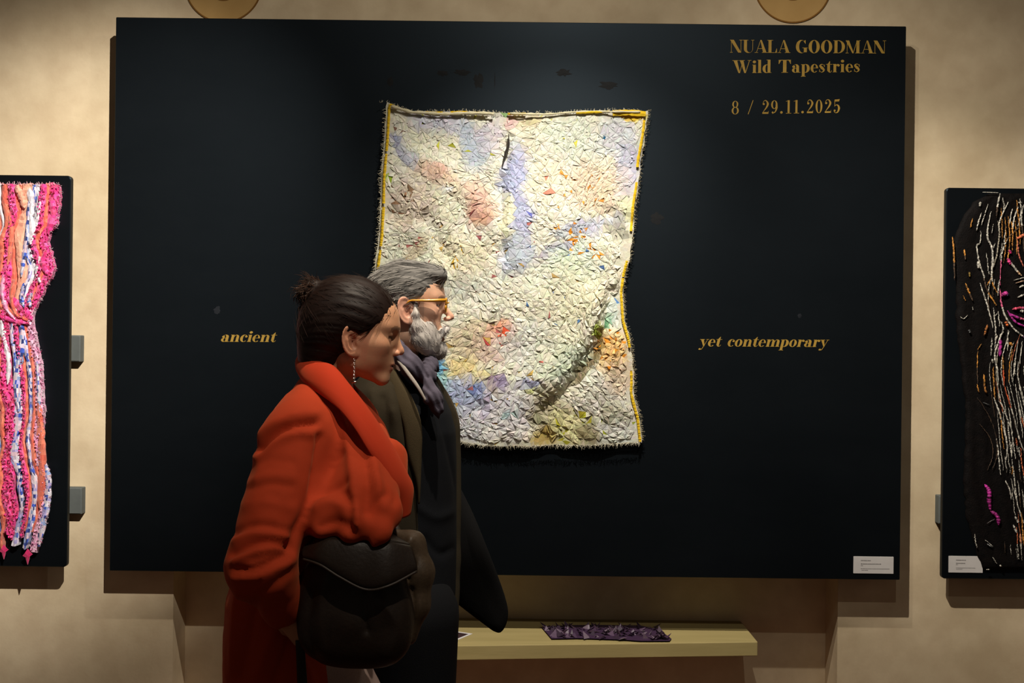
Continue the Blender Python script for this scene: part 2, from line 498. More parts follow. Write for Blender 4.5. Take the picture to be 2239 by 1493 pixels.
G = {
 'N': (1.0, [R(.09, 0, .09 + H, 1), Q((0, 1), (.30, 1), (.90, 0), (.66, 0)), R(.86, 0, .86 + H, 1), R(0, 0, .21, H), R(.74, 1 - H, 1.0, 1), R(.0, 1 - H, .2, 1)]),
 'U': (.95, [R(.10, .26, .34, 1), R(.78, .28, .78 + H, 1), ell(.455, .28, .355, .30, .56, .22, .26, 180, 360), R(0, 1 - H, .44, 1), R(.68, 1 - H, .92, 1)]),
 'A': (.98, [Q((.45, 1), (.49, 1), (.15, 0), (.11, 0)), Q((.43, 1), (.55, 1), (.95, 0), (.67, 0)), R(.22, .30, .75, .30 + H), R(.0, 0, .27, H), R(.58, 0, 1.02, H)]),
 'L': (.82, [R(.10, 0, .34, 1), R(0, 1 - H, .46, 1), R(0, 0, .78, H), Q((.64, H), (.78, H), (.78, .34), (.755, .34))]),
 'G': (1.0, [ell(.46, .5, .44, .52, .56, .28, .48, 48, 320), R(.66, .06, .90, .42), R(.54, .42 - H, .99, .42), Q((.62, .92), (.80, .70), (.80, 1.0), (.77, 1.0))]),
 'O': (.98, [ell(.47, .5, .45, .52, .47, .19, .485)]),
 'D': (.98, [R(.10, 0, .34, 1), ell(.42, .5, .52, .5, .42, .27, .465, -90, 90), R(0, 1 - H, .44, 1), R(0, 0, .44, H)]),
 'M': (1.22, [R(.10, 0, .10 + H, 1), Q((0, 1), (.27, 1), (.66, 0), (.54, 0)), Q((.58, 0), (.62, 0), (.94, 1), (.90, 1)), R(.86, 0, 1.10, 1), R(0, 0, .23, H), R(.77, 0, 1.19, H), R(.0, 1 - H, .2, 1), R(.9, 1 - H, 1.19, 1)]),
 'W': (1.30, [Q((.04, 1), (.29, 1), (.52, 0), (.40, 0)), Q((.46, 0), (.50, 0), (.66, .72), (.62, .72)), Q((.48, 1), (.73, 1), (.92, 0), (.80, 0)), Q((.86, 0), (.90, 0), (1.18, 1), (1.13, 1)), R(-.04, 1 - H, .38, 1), R(.44, 1 - H, .82, 1), R(1.02, 1 - H, 1.28, 1)]),
 'T': (.90, [R(.32, 0, .56, 1), R(.02, .955, .86, 1), Q((.02, 1), (.02, .68), (.05, .68), (.20, 1)), Q((.86, 1), (.86, .68), (.83, .68), (.68, 1)), R(.22, 0, .66, H)]),
 'i': (.33, lstem(.07, X) + [dot(.16, .86, .115)]),
 'l': (.33, lstem(.07, 1.02)),
 'd': (.62, [ell(.28, .32, .27, .335, .31, .10, .30), R(.36, 0, .55, 1.02), R(.28, 1.02 - H, .55, 1.02), R(.36, 0, .62, H)]),
 'a': (.60, [R(.31, 0, .50, .46), ell(.29, .44, .21, .21, .22, .09, .18, 0, 175), dot(.13, .46, .10), ell(.21, .18, .20, .19, .25, .07, .155), R(.31, 0, .60, H)]),
 'p': (.63, lstem(.07, X)[:1] + [R(.07, -.32, .26, .1), R(.0, -.32, .33, -.32 + H), R(0, X - H, .2, X), ell(.34, .32, .27, .335, .31, .10, .30)]),
 'e': (.54, [ell(.27, .32, .26, .335, .29, .10, .30, 5, 318), R(.1, .33, .52, .33 + H), ell(.27, .32, .26, .335, .29, .12, .30, 0, 8)]),
 's': (.47, [st([(.39, .52), (.24, .635), (.10, .52), (.22, .36), (.36, .17), (.22, .01), (.05, .12)], [.03, .04, .13, .20, .13, .04, .03]), Q((.37, .42), (.41, .42), (.41, .62), (.36, .56)), Q((.04, .0), (.08, .08), (.08, .23), (.04, .23))]),
 't': (.42, [R(.09, .12, .28, .66), Q((.09, .62), (.28, .62), (.28, .86), (.25, .86)), R(0, X - H, .42, X), st([(.185, .16), (.24, .03), (.34, .02), (.41, .14)], [.19, .10, .035, .03])]),
 'r': (.50, lstem(.07, X) + [st([(.24, .40), (.29, .57), (.38, .615), (.43, .58)], [.03, .04, .05, .07]), dot(.41, .53, .095)]),
 'n': (.68, lstem(.07, X) + [st([(.25, .42), (.32, .58), (.42, .62), (.505, .52), (.515, .40)], [.03, .04, .06, .17, .19]), R(.42, 0, .61, .44), R(.36, 0, .67, H)]),
 'm': (1.02, lstem(.07, X) + [st([(.25, .42), (.32, .58), (.42, .62), (.505, .52), (.515, .40)], [.03, .04, .06, .17, .19]), R(.42, 0, .61, .44), R(.36, 0, .67, H), st([(.60, .42), (.67, .58), (.77, .62), (.855, .52), (.865, .40)], [.03, .04, .06, .17, .19]), R(.77, 0, .96, .44), R(.71, 0, 1.02, H)]),
 'c': (.50, [ell(.27, .32, .26, .335, .31, .11, .30, 45, 318), dot(.41, .48, .09)]),
 'o': (.57, [ell(.28, .32, .27, .335, .28, .095, .30)]),
 'y': (.58, [Q((.02, X), (.24, X), (.40, .02), (.31, .02)), Q((.51, X), (.54, X), (.33, -.10), (.29, -.10)), st([(.325, -.02), (.24, -.24), (.12, -.28)], [.04, .05, .06]), dot(.10, -.24, .085), R(-.04, X - H, .32, X), R(.42, X - H, .62, X)]),
 '8': (.62, [ell(.30, .75, .235, .26, .30, .115, .225), ell(.30, .27, .28, .285, .30, .145, .245)]),
 '2': (.60, [dot(.15, .74, .085), st([(.08, .78), (.18, .97), (.34, .985), (.47, .76), (.38, .5), (.20, .26), (.07, .06)], [.03, .04, .07, .16, .12, .05, .03]), Q((.05, 0), (.52, 0), (.54, .24), (.49, .13)), R(.05, 0, .5, .13)]),
 '9': (.62, [ell(.29, .68, .25, .325, .29, .115, .29), st([(.46, .68), (.47, .42), (.36, .14), (.13, .01)], [.15, .14, .08, .03]), dot(.16, .1, .07)]),
 '1': (.52, [R(.19, 0, .35, 1), Q((.06, .90), (.19, .93), (.35, 1), (.06, .93)), R(.06, 0, .48, H)]),
 '0': (.62, [ell(.30, .5, .265, .51, .30, .12, .475)]),
 '5': (.60, [Q((.12, 1), (.12, .84), (.46, .86), (.52, 1.03)), R(.11, .48, .11 + H, .95), st([(.12, .50), (.26, .60), (.41, .52), (.46, .30), (.36, .06), (.20, .0), (.08, .10)], [.03, .05, .13, .17, .10, .04, .04]), dot(.13, .17, .08)]),
 '/': (.55, [Q((.06, -.02), (.12, -.02), (.50, 1.04), (.44, 1.04))]),
 '.': (.34, [dot(.14, .09, .10)]),
 ' ': (.42, []),
}


def lettering(name, text, p0, p1, cap_px, shear=0.0, spacing=0.06, label=None):
    """p0, p1: left and right ends of the baseline; cap_px: capital height"""
    glyphs = []; x = 0
    for ch in text:
        w, parts = G[ch]
        glyphs.append((x, parts)); x += w + spacing
    total = x - spacing
    A = W(p0[0], p0[1], DP); B = W(p1[0], p1[1], DP)
    e = (B - A) / total
    hgt = cap_px * DP / FPX
    line = empty(name)
    line.parent = panel
    tag(line, label)
    for gx, parts in glyphs:
        if not parts: continue
        mb = MB(); lay = 0.0006
        for kind, data in parts:
            lay += 0.00006
            polys = [data] if kind == 'p' else data
            for poly in polys:
                vs = []
                for (ux, uy) in poly:
                    q = A + e * (gx + ux + shear * uy)
                    vs.append((q[0], -GP - lay, q[2] + uy * hgt))
                n = Vector(np.cross(np.subtract(vs[1], vs[0]), np.subtract(vs[2], vs[0])))
                if n.y > 0: vs = vs[::-1]
                mb.add(vs, [tuple(range(len(vs)))])
        mb.build('letter', M_GOLD, line)


lettering('title_lettering', 'NUALA GOODMAN', (1596, 115), (1937, 117), 28, 0, 0.02, 'gold capitals reading NUALA GOODMAN')
lettering('subtitle_lettering', 'Wild Tapestries', (1602, 160), (1881, 157.5), 28, 0, 0.03, 'gold lettering reading Wild Tapestries')
lettering('date_lettering', '8 / 29.11.2025', (1599, 250), (1838, 246.5), 29, 0, 0.09, 'gold date 8 / 29.11.2025')
lettering('word_lettering', 'ancient', (482, 747), (602, 747.5), 24, 0.20, 0.02, 'gold italic word ancient')
lettering('word_lettering', 'yet contemporary', (1528, 757), (1808, 758.5), 24.5, 0.20, 0.02, 'gold italic words yet contemporary')

# caption cards
M_CARD = noise_mat('white_card', lin(205, 200, 196), lin(214, 209, 205), 20, 0.8, 0.2)
M_INK = new_mat('grey_print', lin(120, 116, 114), 0.9, 0.1)


def card(x0, y0, x1, y1, yface, dd, label, lines):
    A = W(x0, y0, dd); B = W(x1, y1, dd)
    root = empty('caption_card', ((A[0] + B[0]) / 2, yface, B[2]))
    tag(root, label, 'card')
    v, f = rounded_slab(A[0], B[0], B[2], A[2], yface - 0.003, yface, r=0.001, seg=1, edge=0.0004)
    obj('card', v, f, M_CARD, root)
    w, h = B[0] - A[0], A[2] - B[2]
    mb = MB(); rg = random.Random(3)
    for (u0, u1, vv, th) in lines:
        u = u0
        while u < u1:
            l = rg.uniform(0.012, 0.03)
            xx0 = A[0] + w * u; xx1 = A[0] + w * min(u1, u + l); zz = A[2] - h * vv
            yy = yface - 0.0034
            mb.add([(xx0, yy, zz - th * h), (xx1, yy, zz - th * h), (xx1, yy, zz), (xx0, yy, zz)], [(0, 1, 2, 3)])
            u += l + 0.008
    tag(mb.build('print', M_INK, root), 'tiny grey illegible print')


card(1866, 1216, 1953, 1254, -GP, DP, 'white caption card at the lower right corner of the very large black panel',
     [(.18, .43, .21, .05), (.18, .69, .41, .05), (.18, .24, .52, .03), (.18, .90, .70, .03), (.2, .36, .79, .03)])

# ------------------------------------------------------------------ side panels
GL = 0.10; DL = CAM_D - GL
GR = 0.08; DR = CAM_D - GR
a = W(159, 384, DL); b = W(142, 1240, DL)
LX1 = (a[0] + b[0]) / 2; LZ1 = a[2]; LZ0 = b[2]; LX0 = LX1 - 0.82
lp = empty('left_backing_panel', ((LX0 + LX1) / 2, -GL, LZ0)); lp.name = 'backing_panel'
tag(lp, 'black backing panel behind the pink strip artwork at the left', 'panel')
v, f = rounded_slab(LX0, LX1, LZ0, LZ1, -GL, -GL + 0.02, r=0.014, seg=5)
obj('board', v, f, M_BLACK, lp)
for py0, py1, pxr in ((733, 791, 177), (1066, 1124, 180)):
    t = W(pxr, py0, CAM_D - 0.03); u = W(pxr, py1, CAM_D - 0.03)
    v, f = rounded_slab(LX0 + 0.05, t[0], u[2], t[2], -0.036, -0.0015, r=0.003, seg=2, edge=0.004)
    tag(obj('batten', v, f, M_BATTEN, lp), 'grey batten showing past the edge of the board')
a = W(2069, 410, DR); b = W(2060, 1265, DR)
RX0 = (a[0] + b[0]) / 2; RZ1 = a[2]; RZ0 = b[2]; RX1 = RX0 + 0.80
rp = empty('backing_panel', ((RX0 + RX1) / 2, -GR, RZ0))
tag(rp, 'black backing panel behind the black strand artwork at the right', 'panel')
v, f = rounded_slab(RX0, RX1, RZ0, RZ1, -GR, -GR + 0.02, r=0.012, seg=5)
obj('board', v, f, M_BLACK, rp)
t = W(2052, 1083, CAM_D - 0.03); u = W(2052, 1145, CAM_D - 0.03)
v, f = rounded_slab(t[0], RX1 - 0.05, u[2], t[2], -0.036, -0.0015, r=0.003, seg=2, edge=0.004)
tag(obj('batten', v, f, M_BATTEN, rp), 'grey batten showing past the edge of the board')
card(2074, 1215, 2148, 1252, -GR, DR, 'white caption card on the right backing panel, partly under the black artwork',
     [(.21, .50, .22, .05), (.21, .48, .41, .05), (.21, .27, .50, .03), (.21, .78, .70, .03), (.22, .4, .78, .03)])

# ------------------------------------------------------------------ centre tapestry
def interp_poly(pts, axis):
    pts = np.array(pts, float)
    return lambda t: np.interp(t, pts[:, axis], pts[:, 1 - axis])


def catmull(P, n=8):
    P = [np.asarray(p, float) for p in P]
    out = []
    m = len(P)
    for i in range(m - 1):
        p0, p1, p2, p3 = P[max(0, i - 1)], P[i], P[i + 1], P[min(m - 1, i + 2)]
        for s in range(n):
            t = s / n
            out.append(0.5 * ((2 * p1) + (-p0 + p2) * t + (2 * p0 - 5 * p1 + 4 * p2 - p3) * t * t + (-p0 + 3 * p1 - 3 * p2 + p3) * t ** 3))
    out.append(P[-1])
    return np.array(out)


def dist_poly(px, py, poly):
    """distance of pixel arrays to a polyline"""
    best = np.full(np.shape(px), 1e9)
    for (x0, y0), (x1, y1) in zip(poly[:-1], poly[1:]):
        dx, dy = x1 - x0, y1 - y0
        t = np.clip(((px - x0) * dx + (py - y0) * dy) / (dx * dx + dy * dy + 1e-9), 0, 1)
        best = np.minimum(best, np.hypot(px - x0 - t * dx, py - y0 - t * dy))
    return best


t_left = interp_poly([(846, 224), (842, 300), (834, 390), (833, 450), (829, 520), (819, 600), (815, 680), (818, 760), (822, 850), (818, 962)], 1)
t_right = interp_poly([(1417, 243), (1412, 290), (1401, 350), (1397, 400), (1389, 450), (1385, 500), (1378, 560), (1367, 600), (1362, 640), (1366, 700), (1379, 745), (1387, 820), (1386, 860), (1399, 910), (1405, 967)], 1)
t_top = interp_poly([(846, 224), (870, 233), (900, 243), (960, 244), (1010, 243), (1100, 247), (1200, 247), (1300, 243), (1360, 241), (1417, 243)], 0)
t_bot = interp_poly([(815, 958), (900, 960), (1000, 966), (1050, 974), (1100, 975), (1160, 976), (1220, 972), (1250, 975), (1330, 972), (1405, 967)], 0)
DT = DP - 0.030


def tap_px(u, v):
    """u 0..1 left to right, v 0..1 top to bottom -> pixel"""
    u = np.asarray(u, float); v = np.asarray(v, float)
    y0 = 240 + v * 730
    xl, xr = t_left(y0), t_right(y0)
    x = xl + (xr - xl) * u
    yt, yb = t_top(x), t_bot(x)
    return x, yt + (yb - yt) * v


def tap_off(px, py):
    """how far the cloth stands off its mean plane, towards the viewer, in metres"""
    o = 0.012 * vnoise(np.stack((px / 120, py / 150), 1), 3) + 0.006 * vnoise(np.stack((px / 45, py / 60), 1), 4)
    def ridge(poly, w, a):
        return a * np.exp(-(dist_poly(px, py, poly) / w) ** 2)
    o = o + ridge([(1110, 300), (1097, 400), (1095, 470), (1100, 560)], 9, -0.014)
    o = o + ridge([(1128, 300), (1122, 400), (1118, 470), (1130, 570)], 20, 0.012)
    o = o + ridge([(1338, 640), (1320, 720), (1290, 780), (1240, 850), (1190, 900)], 13, -0.034)
    o = o + ridge([(1300, 660), (1285, 720), (1250, 780), (1200, 830)], 34, 0.022)
    o = o + ridge([(1345, 740), (1330, 800), (1280, 880)], 26, 0.012)
    o = o + ridge([(960, 380), (1010, 410), (1060, 450), (1085, 500)], 30, 0.014)
    o = o + ridge([(860, 470), (930, 480), (980, 560)], 18, -0.012)
    o = o + ridge([(1330, 470), (1395, 490)], 16, -0.014)
    o = o + ridge([(1070, 820), (1065, 870), (1050, 900)], 8, -0.012)
    o = o + ridge([(1150, 920), (1200, 960)], 20, -0.012)
    o = o + ridge([(850, 240), (1000, 252), (1090, 258)], 7, -0.006)
    return o


def cloth_off(px, py): return np.maximum(tap_off(px, py), -0.022)


FF = [(0, 1, 2), (0, 3, 1), (0, 2, 3), (1, 3, 2)]
BLOBS = [  # px, py, rx, ry, angle, colour, strength
    (882, 328, 14, 46, -40, (150, 156, 192), .95), (960, 268, 70, 26, 10, (196, 196, 214), .8), (1040, 318, 32, 55, -20, (172, 186, 204), .8),
    (1068, 300, 30, 40, 0, (205, 196, 208), .7), (935, 320, 60, 40, 0, (226, 224, 200), .7), (985, 398, 74, 24, 38, (212, 168, 146), .85), (1050, 448, 34, 50, -20, (214, 166, 146), .8), (930, 372, 34, 20, 20, (214, 184, 162), .7),
    (1050, 480, 22, 24, 0, (180, 130, 100), .45), (985, 430, 42, 48, 0, (226, 226, 198), .7), (890, 450, 50, 60, 20, (206, 188, 168), .7),
    (972, 408, 14, 7, 0, (240, 238, 235), .9), (1122, 390, 26, 75, 5, (176, 182, 214), .95), (1142, 470, 24, 60, -12, (178, 182, 212), .9), (1128, 555, 38, 50, 0, (186, 194, 210), .85),
    (1110, 470, 11, 55, -4, (240, 236, 200), .9), (1300, 300, 85, 50, 0, (198, 204, 196), .6), (1370, 375, 24, 70, 6, (184, 186, 212), .8), (1352, 300, 40, 40, 0, (190, 192, 206), .6),
    (1310, 410, 60, 60, 0, (228, 204, 176), .75), (1200, 400, 44, 60, 0, (232, 220, 192), .7), (1250, 300, 50, 46, 0, (216, 222, 200), .6), (1375, 455, 22, 26, 0, (226, 226, 180), .7),
    (1290, 498, 75, 18, -8, (178, 182, 200), .85), (1352, 500, 28, 18, -15, (132, 128, 112), .8), (1215, 545, 50, 8, -25, (168, 158, 190), .8),
    (1260, 575, 70, 42, 0, (204, 220, 204), .8), (1330, 560, 40, 60, 0, (226, 220, 196), .6), (1205, 610, 40, 30, 0, (196, 214, 200), .6),
    (900, 560, 60, 60, 0, (206, 206, 184), .7), (905, 545, 12, 40, 40, (176, 150, 116), .5), (1010, 560, 60, 50, 0, (232, 222, 186), .7), (1010, 630, 40, 26, 0, (160, 160, 150), .5),
    (1040, 745, 60, 48, 0, (206, 186, 150), .75), (1105, 725, 32, 24, 0, (236, 140, 100), .75), (1078, 758, 44, 36, 0, (210, 178, 166), .6), (1150, 745, 60, 50, 0, (228, 230, 222), .7),
    (1245, 640, 70, 70, 0, (228, 224, 186), .6), (1220, 760, 60, 50, 0, (220, 220, 190), .6), (1240, 800, 60, 40, -20, (194, 204, 182), .8), (1180, 640, 70, 60, 0, (232, 228, 204), .5),
    (955, 800, 18, 24, -30, (84, 148, 192), .95), (975, 845, 24, 44, -25, (142, 190, 192), .85), (990, 880, 30, 40, 0, (170, 196, 196), .7), (1012, 808, 42, 30, 25, (222, 202, 136), .85), (1062, 840, 26, 30, 20, (224, 206, 146), .85),
    (1025, 865, 46, 44, 0, (168, 176, 208), .85), (1046, 856, 12, 20, 0, (96, 122, 190), .8), (1020, 930, 40, 40, 0, (206, 206, 216), .7), (1090, 835, 20, 16, 0, (124, 104, 150), .85), (1062, 882, 7, 30, 15, (140, 124, 164), .85),
    (1155, 838, 28, 11, 10, (140, 146, 180), .8), (1160, 852, 20, 8, 0, (216, 226, 130), .6), (1100, 900, 60, 60, 0, (206, 202, 212), .7), (1110, 910, 22, 10, 0, (140, 186, 190), .5),
    (1205, 905, 44, 50, 10, (160, 150, 116), .8), (1190, 955, 30, 20, 0, (176, 146, 62), .75), (1250, 940, 50, 40, 20, (222, 216, 156), .75), (1330, 870, 60, 60, 0, (214, 210, 196), .7), (1355, 940, 40, 34, 0, (216, 216, 210), .7),
    (1290, 950, 24, 24, 0, (112, 98, 66), .6), (1345, 905, 26, 26, 0, (150, 146, 116), .5), (1340, 770, 36, 46, 0, (226, 170, 86), .7), (1352, 820, 34, 34, 0, (226, 202, 172), .7),
    (1306, 752, 9, 46, 25, (112, 84, 40), .9), (1270, 815, 9, 46, 40, (122, 108, 76), .8), (1310, 722, 9, 12, 0, (150, 172, 46), .8), (1330, 704, 8, 14, 0, (84, 150, 104), .8), (1340, 680, 14, 30, 0, (196, 210, 200), .7),  # dark brown streaks paint crease shade into the diagonal fold
    (844, 383, 7, 7, 0, (150, 186, 40), .95), (1104, 253, 9, 6, 0, (126, 170, 96), .9), (1120, 272, 12, 16, 20, (226, 180, 178), .8), (1160, 264, 26, 12, 0, (214, 198, 156), .8), (1378, 252, 34, 11, 0, (224, 184, 34), .9),
]
SPECKS = [  # px, py, rx, ry, colour, probability
    (1265, 415, 62, 48, (222, 150, 60), .16), (1262, 512, 32, 22, (232, 146, 36), .55), (1221, 494, 12, 12, (228, 156, 52), .9), (1290, 545, 40, 22, (232, 150, 50), .3), (1335, 765, 34, 40, (230, 146, 40), .4),
    (1195, 405, 14, 30, (234, 140, 116), .35), (1105, 722, 24, 18, (236, 92, 56), .55), (1078, 752, 34, 30, (190, 78, 70), .3), (1185, 785, 24, 12, (226, 120, 104), .4), (890, 440, 46, 60, (150, 112, 84), .26), (880, 285, 26, 6, (140, 104, 82), .5),
    (1180, 470, 26, 16, (92, 96, 170), .25), (1325, 300, 12, 8, (36, 96, 140), .5), (1060, 720, 240, 260, (206, 168, 92), .025), (1060, 600, 240, 300, (178, 100, 96), .014), (1150, 640, 200, 120, (92, 130, 186), .014), (1100, 300, 260, 60, (196, 196, 60), .02),
    (1010, 560, 40, 26, (226, 180, 60), .16), (1240, 930, 60, 40, (186, 180, 50), .12), (1010, 620, 26, 14, (76, 130, 190), .14), (1190, 628, 14, 10, (196, 160, 60), .5), (1330, 940, 60, 40, (160, 164, 60), .06),
]


def tap_colour(px, py, rg, speck=1.0):
    """painted colour of the cloth at a point, with crease shade along the fold (sRGB 0..255)"""
    n = len(px)
    col = np.tile(np.array((233., 230., 210.)), (n, 1))
    for sd, sc_, tint, amt in ((71, 46, (206, 198, 170), .45), (72, 30, (212, 214, 200), .35), (73, 60, (222, 206, 184), .35), (74, 24, (198, 196, 178), .30)):
        w = amt * np.clip(vnoise(np.stack((px / sc_, py / sc_), 1), sd), 0, 1)[:, None]; col = col * (1 - w) + np.array(tint) * w
    wob = np.stack((px + 10 * vnoise(np.stack((px / 26, py / 26), 1), 11), py + 10 * vnoise(np.stack((px / 26, py / 26), 1), 12)), 1)
    for (bx, by, rx, ry, ang, c, s) in BLOBS:
        a = math.radians(ang); ca, sa = math.cos(a), math.sin(a)
        dx, dy = wob[:, 0] - bx, wob[:, 1] - by
        e = ((ca * dx + sa * dy) / rx) ** 2 + ((-sa * dx + ca * dy) / ry) ** 2
        w = 1.0 * s * np.clip(1.6 - e, 0, 1.2) / 1.2
        col = col * (1 - w[:, None]) + np.array(c) * w[:, None]
    for (bx, by, rx, ry, c, p) in SPECKS:
        e = ((px - bx) / rx) ** 2 + ((py - by) / ry) ** 2
        hit = (rg.random(n) < speck * p * np.clip(1.3 - e, 0, 1)) & (e < 1.3)
        col[hit] = np.array(c) * (0.85 + 0.25 * rg.random((hit.sum(), 1)))
    col *= (1 + 0.05 * (rg.random((n, 1)) - 0.5))
    col += (rg.random((n, 3)) - 0.5) * 9
    return np.clip(col, 3, 250)


M_CLOTH = vc_mat('painted_cloth', rough=0.66, spec=0.3, bump=0.55, bump_scale=130, var=0.08)
nrg = np.random.default_rng(21)
org = W(1118, 975, DT)
tap = empty('tapestry', tuple(org))
tag(tap, 'pale crumpled cloth tapestry with yellow edge binding hanging on the large black panel', 'tapestry')

# the ground cloth
NU, NV = 60, 78
uu, vv = np.meshgrid(np.arange(NU + 1) / NU, np.arange(NV + 1) / NV)
inner = np.ones_like(uu); inner[0, :] = inner[-1, :] = 0; inner[:, 0] = inner[:, -1] = 0
ju = uu + inner * (nrg.random(uu.shape) - 0.5) * 0.7 / NU
jv = vv + inner * (nrg.random(uu.shape) - 0.5) * 0.7 / NV
px, py = tap_px(ju.ravel(), jv.ravel())
edge_j = (1 - inner.ravel())
px = px + edge_j * (nrg.random(px.shape) - 0.5) * 4
py = py + edge_j * (nrg.random(px.shape) - 0.5) * 4
offs = cloth_off(px, py) + 0.0015 * nrg.random(px.shape) * inner.ravel()
TV = np.array([W(a, b, DT - o) for a, b, o in zip(px, py, offs)])
faces = []
for j in range(NV):
    for i in range(NU):
        a = j * (NU + 1) + i; b = a + 1; c = a + NU + 2; d = a + NU + 1
        if nrg.random() < 0.5: faces += [(a, d, c), (a, c, b)]
        else: faces += [(a, d, b), (b, d, c)]
fa = np.array(faces)
fcol = s2l(tap_colour(px[fa].mean(1), py[fa].mean(1), nrg, 2.2) * 0.93)
nV = len(TV)
back = np.array([(x, min(y + 0.004, -GP - 0.002), z) for x, y, z in TV])
rim = list(range(NU + 1)) + [(j + 1) * (NU + 1) - 1 for j in range(1, NV + 1)] + [NV * (NU + 1) + i for i in range(NU - 1, -1, -1)] + [j * (NU + 1) for j in range(NV - 1, 0, -1)]
bfaces = [(a + nV, c + nV, b + nV) for a, b, c in faces]
rfaces = [(rim[k], rim[(k + 1) % len(rim)], rim[(k + 1) % len(rim)] + nV, rim[k] + nV) for k in range(len(rim))]
allc = np.vstack((fcol, np.tile(s2l((200, 190, 160)), (len(bfaces) + len(rfaces), 1))))
obj('cloth', np.vstack((TV, back)), faces + bfaces + rfaces, M_CLOTH, tap, cols=allc)

# the upper layer: cut into tiles, every tile slit crosswise so that four pointed petals lift a little
def lattice(pitch, ang):
    n = int(1000 / pitch) + 2
    ca, sa = math.cos(ang), math.sin(ang)
    ii, jj = np.meshgrid(np.arange(-n, n + 1), np.arange(-n, n + 1))
    x0 = 1118 + pitch * (ca * ii - sa * jj); y0 = 605 + pitch * (sa * ii + ca * jj)
    q = np.stack((x0.ravel() / 150, y0.ravel() / 150), 1)
    x = x0.ravel() + 34 * vnoise(q, 41) + pitch * 0.26 * nrg.normal(size=x0.size)
    y = y0.ravel() + 34 * vnoise(q, 42) + pitch * 0.26 * nrg.normal(size=x0.size)
    return x.reshape(x0.shape), y.reshape(x0.shape)
LX, LY = lattice(14.0, 0.62)
calm = [((1120, 400), 40, 120), ((1135, 540), 42, 60), ((1030, 320), 60, 55), ((1380, 370), 26, 90), ((1374, 460), 24, 30), ((885, 330), 24, 50), ((1340, 680), 16, 40), ((960, 410), 20, 16), ((870, 245), 60, 16)]
tiles = []
for j in range(LX.shape[0] - 1):
    for i in range(LX.shape[1] - 1):
        c = [(LX[j, i], LY[j, i]), (LX[j, i + 1], LY[j, i + 1]), (LX[j + 1, i + 1], LY[j + 1, i + 1]), (LX[j + 1, i], LY[j + 1, i])]
        ok = True
        for (x, y) in c:
            if not (225 < y < 985): ok = False; break
            if not (t_left(y) + 5 < x < t_right(y) - 5 and t_top(x) + 5 < y < t_bot(x) - 2): ok = False; break
        if ok: tiles.append(np.array(c))
area = np.array([abs((t[2, 0] - t[0, 0]) * (t[3, 1] - t[1, 1]) - (t[3, 0] - t[1, 0]) * (t[2, 1] - t[0, 1])) / 2 for t in tiles])
tiles = [tiles[k] for k in np.argsort(-area)]
mid = np.array([t.mean(0) for t in tiles])
small = MB()
FT = [(0, 6, 4), (6, 1, 5), (4, 6, 5), (4, 5, 2), (0, 3, 1), (1, 3, 2), (2, 3, 0)]
nT = len(tiles); TT = np.array(tiles)
cen = mid + nrg.normal(size=mid.shape) * 1.5
PA = TT + (mid[:, None] - TT) * 0.035; PB = np.roll(TT, -1, 1); PB = PB + (mid[:, None] - PB) * 0.035
TIP = cen[:, None] + (cen[:, None] - (PA + PB) / 2) * (0.16 * (nrg.random((nT, 4, 1)) - 0.5))
MD = (PA + PB) / 2 * 0.45 + TIP * 0.55
def off_of(q): return cloth_off(q[..., 0].ravel(), q[..., 1].ravel()).reshape(q.shape[:-1])
OA, OB, OT, OM_ = off_of(PA), off_of(PB), off_of(TIP), off_of(MD)
PC = s2l(np.clip(tap_colour(MD[..., 0].ravel(), MD[..., 1].ravel(), nrg, 0.28) * (1 + .04 * (nrg.random((nT * 4, 1)) - .5)), 0, 252)).reshape(nT, 4, 3)
lfm = np.ones(nT)
for (cx, cy), rx, ry in calm:
    lfm = np.minimum(lfm, 0.30 + 0.7 * np.clip(((mid[:, 0] - cx) / rx) ** 2 + ((mid[:, 1] - cy) / ry) ** 2 - 0.4, 0, 1))
deep = np.exp(-(dist_poly(mid[:, 0], mid[:, 1], [(1330, 650), (1300, 760), (1200, 900), (1150, 950)]) / 60) ** 2)
lfm = lfm * (1 + 0.9 * deep + 0.3 * (mid[:, 1] > 640))
for k in range(nT):
    V = []; F = []; CC = []; lf = lfm[k]
    for q in range(4):
        if nrg.random() < 0.045 * min(lf, 1.2): continue
        aa, bb, tip, md = PA[k, q], PB[k, q], TIP[k, q], MD[k, q]
        lift = lf * (0.0006 + 0.0046 * nrg.random() ** 2.0); ed = 0.0016 + 0.0016 * nrg.random()
        oa, ob, ot, om = OA[k, q], OB[k, q], OT[k, q], OM_[k, q]; hb = (aa + bb) / 2
        n0 = len(V)
        ma_ = (aa + tip) / 2 + nrg.normal(size=2) * 0.8; mb_ = (bb + tip) / 2 + nrg.normal(size=2) * 0.8
        bulge = 0.0010 + 0.0020 * nrg.random() * lf
        V += [W(aa[0], aa[1], DT - oa - ed), W(bb[0], bb[1], DT - ob - ed), W(tip[0], tip[1], DT - ot - 0.0028 - lift), W(md[0], md[1], DT - om - 0.0010 - lift * 0.30),
              W(ma_[0], ma_[1], DT - (oa + ot) / 2 - ed - lift * 0.40 - bulge * nrg.random()), W(mb_[0], mb_[1], DT - (ob + ot) / 2 - ed - lift * 0.40 - bulge * nrg.random()), W(hb[0], hb[1], DT - (oa + ob) / 2 - ed - bulge)]
        F += [tuple(n0 + v for v in f) for f in FT]
        CC += [PC[k, q]] * 7
    if not V: continue
    if k < 300: obj('fabric_flap', V, F, M_CLOTH, tap, cols=CC)
    else:
        for f4 in range(len(V) // 7): small.add(V[7 * f4:7 * f4 + 7], FT, CC[7 * f4])
SU, SV = nrg.random(1500) * .94 + .03, nrg.random(1500) * .95 + .02
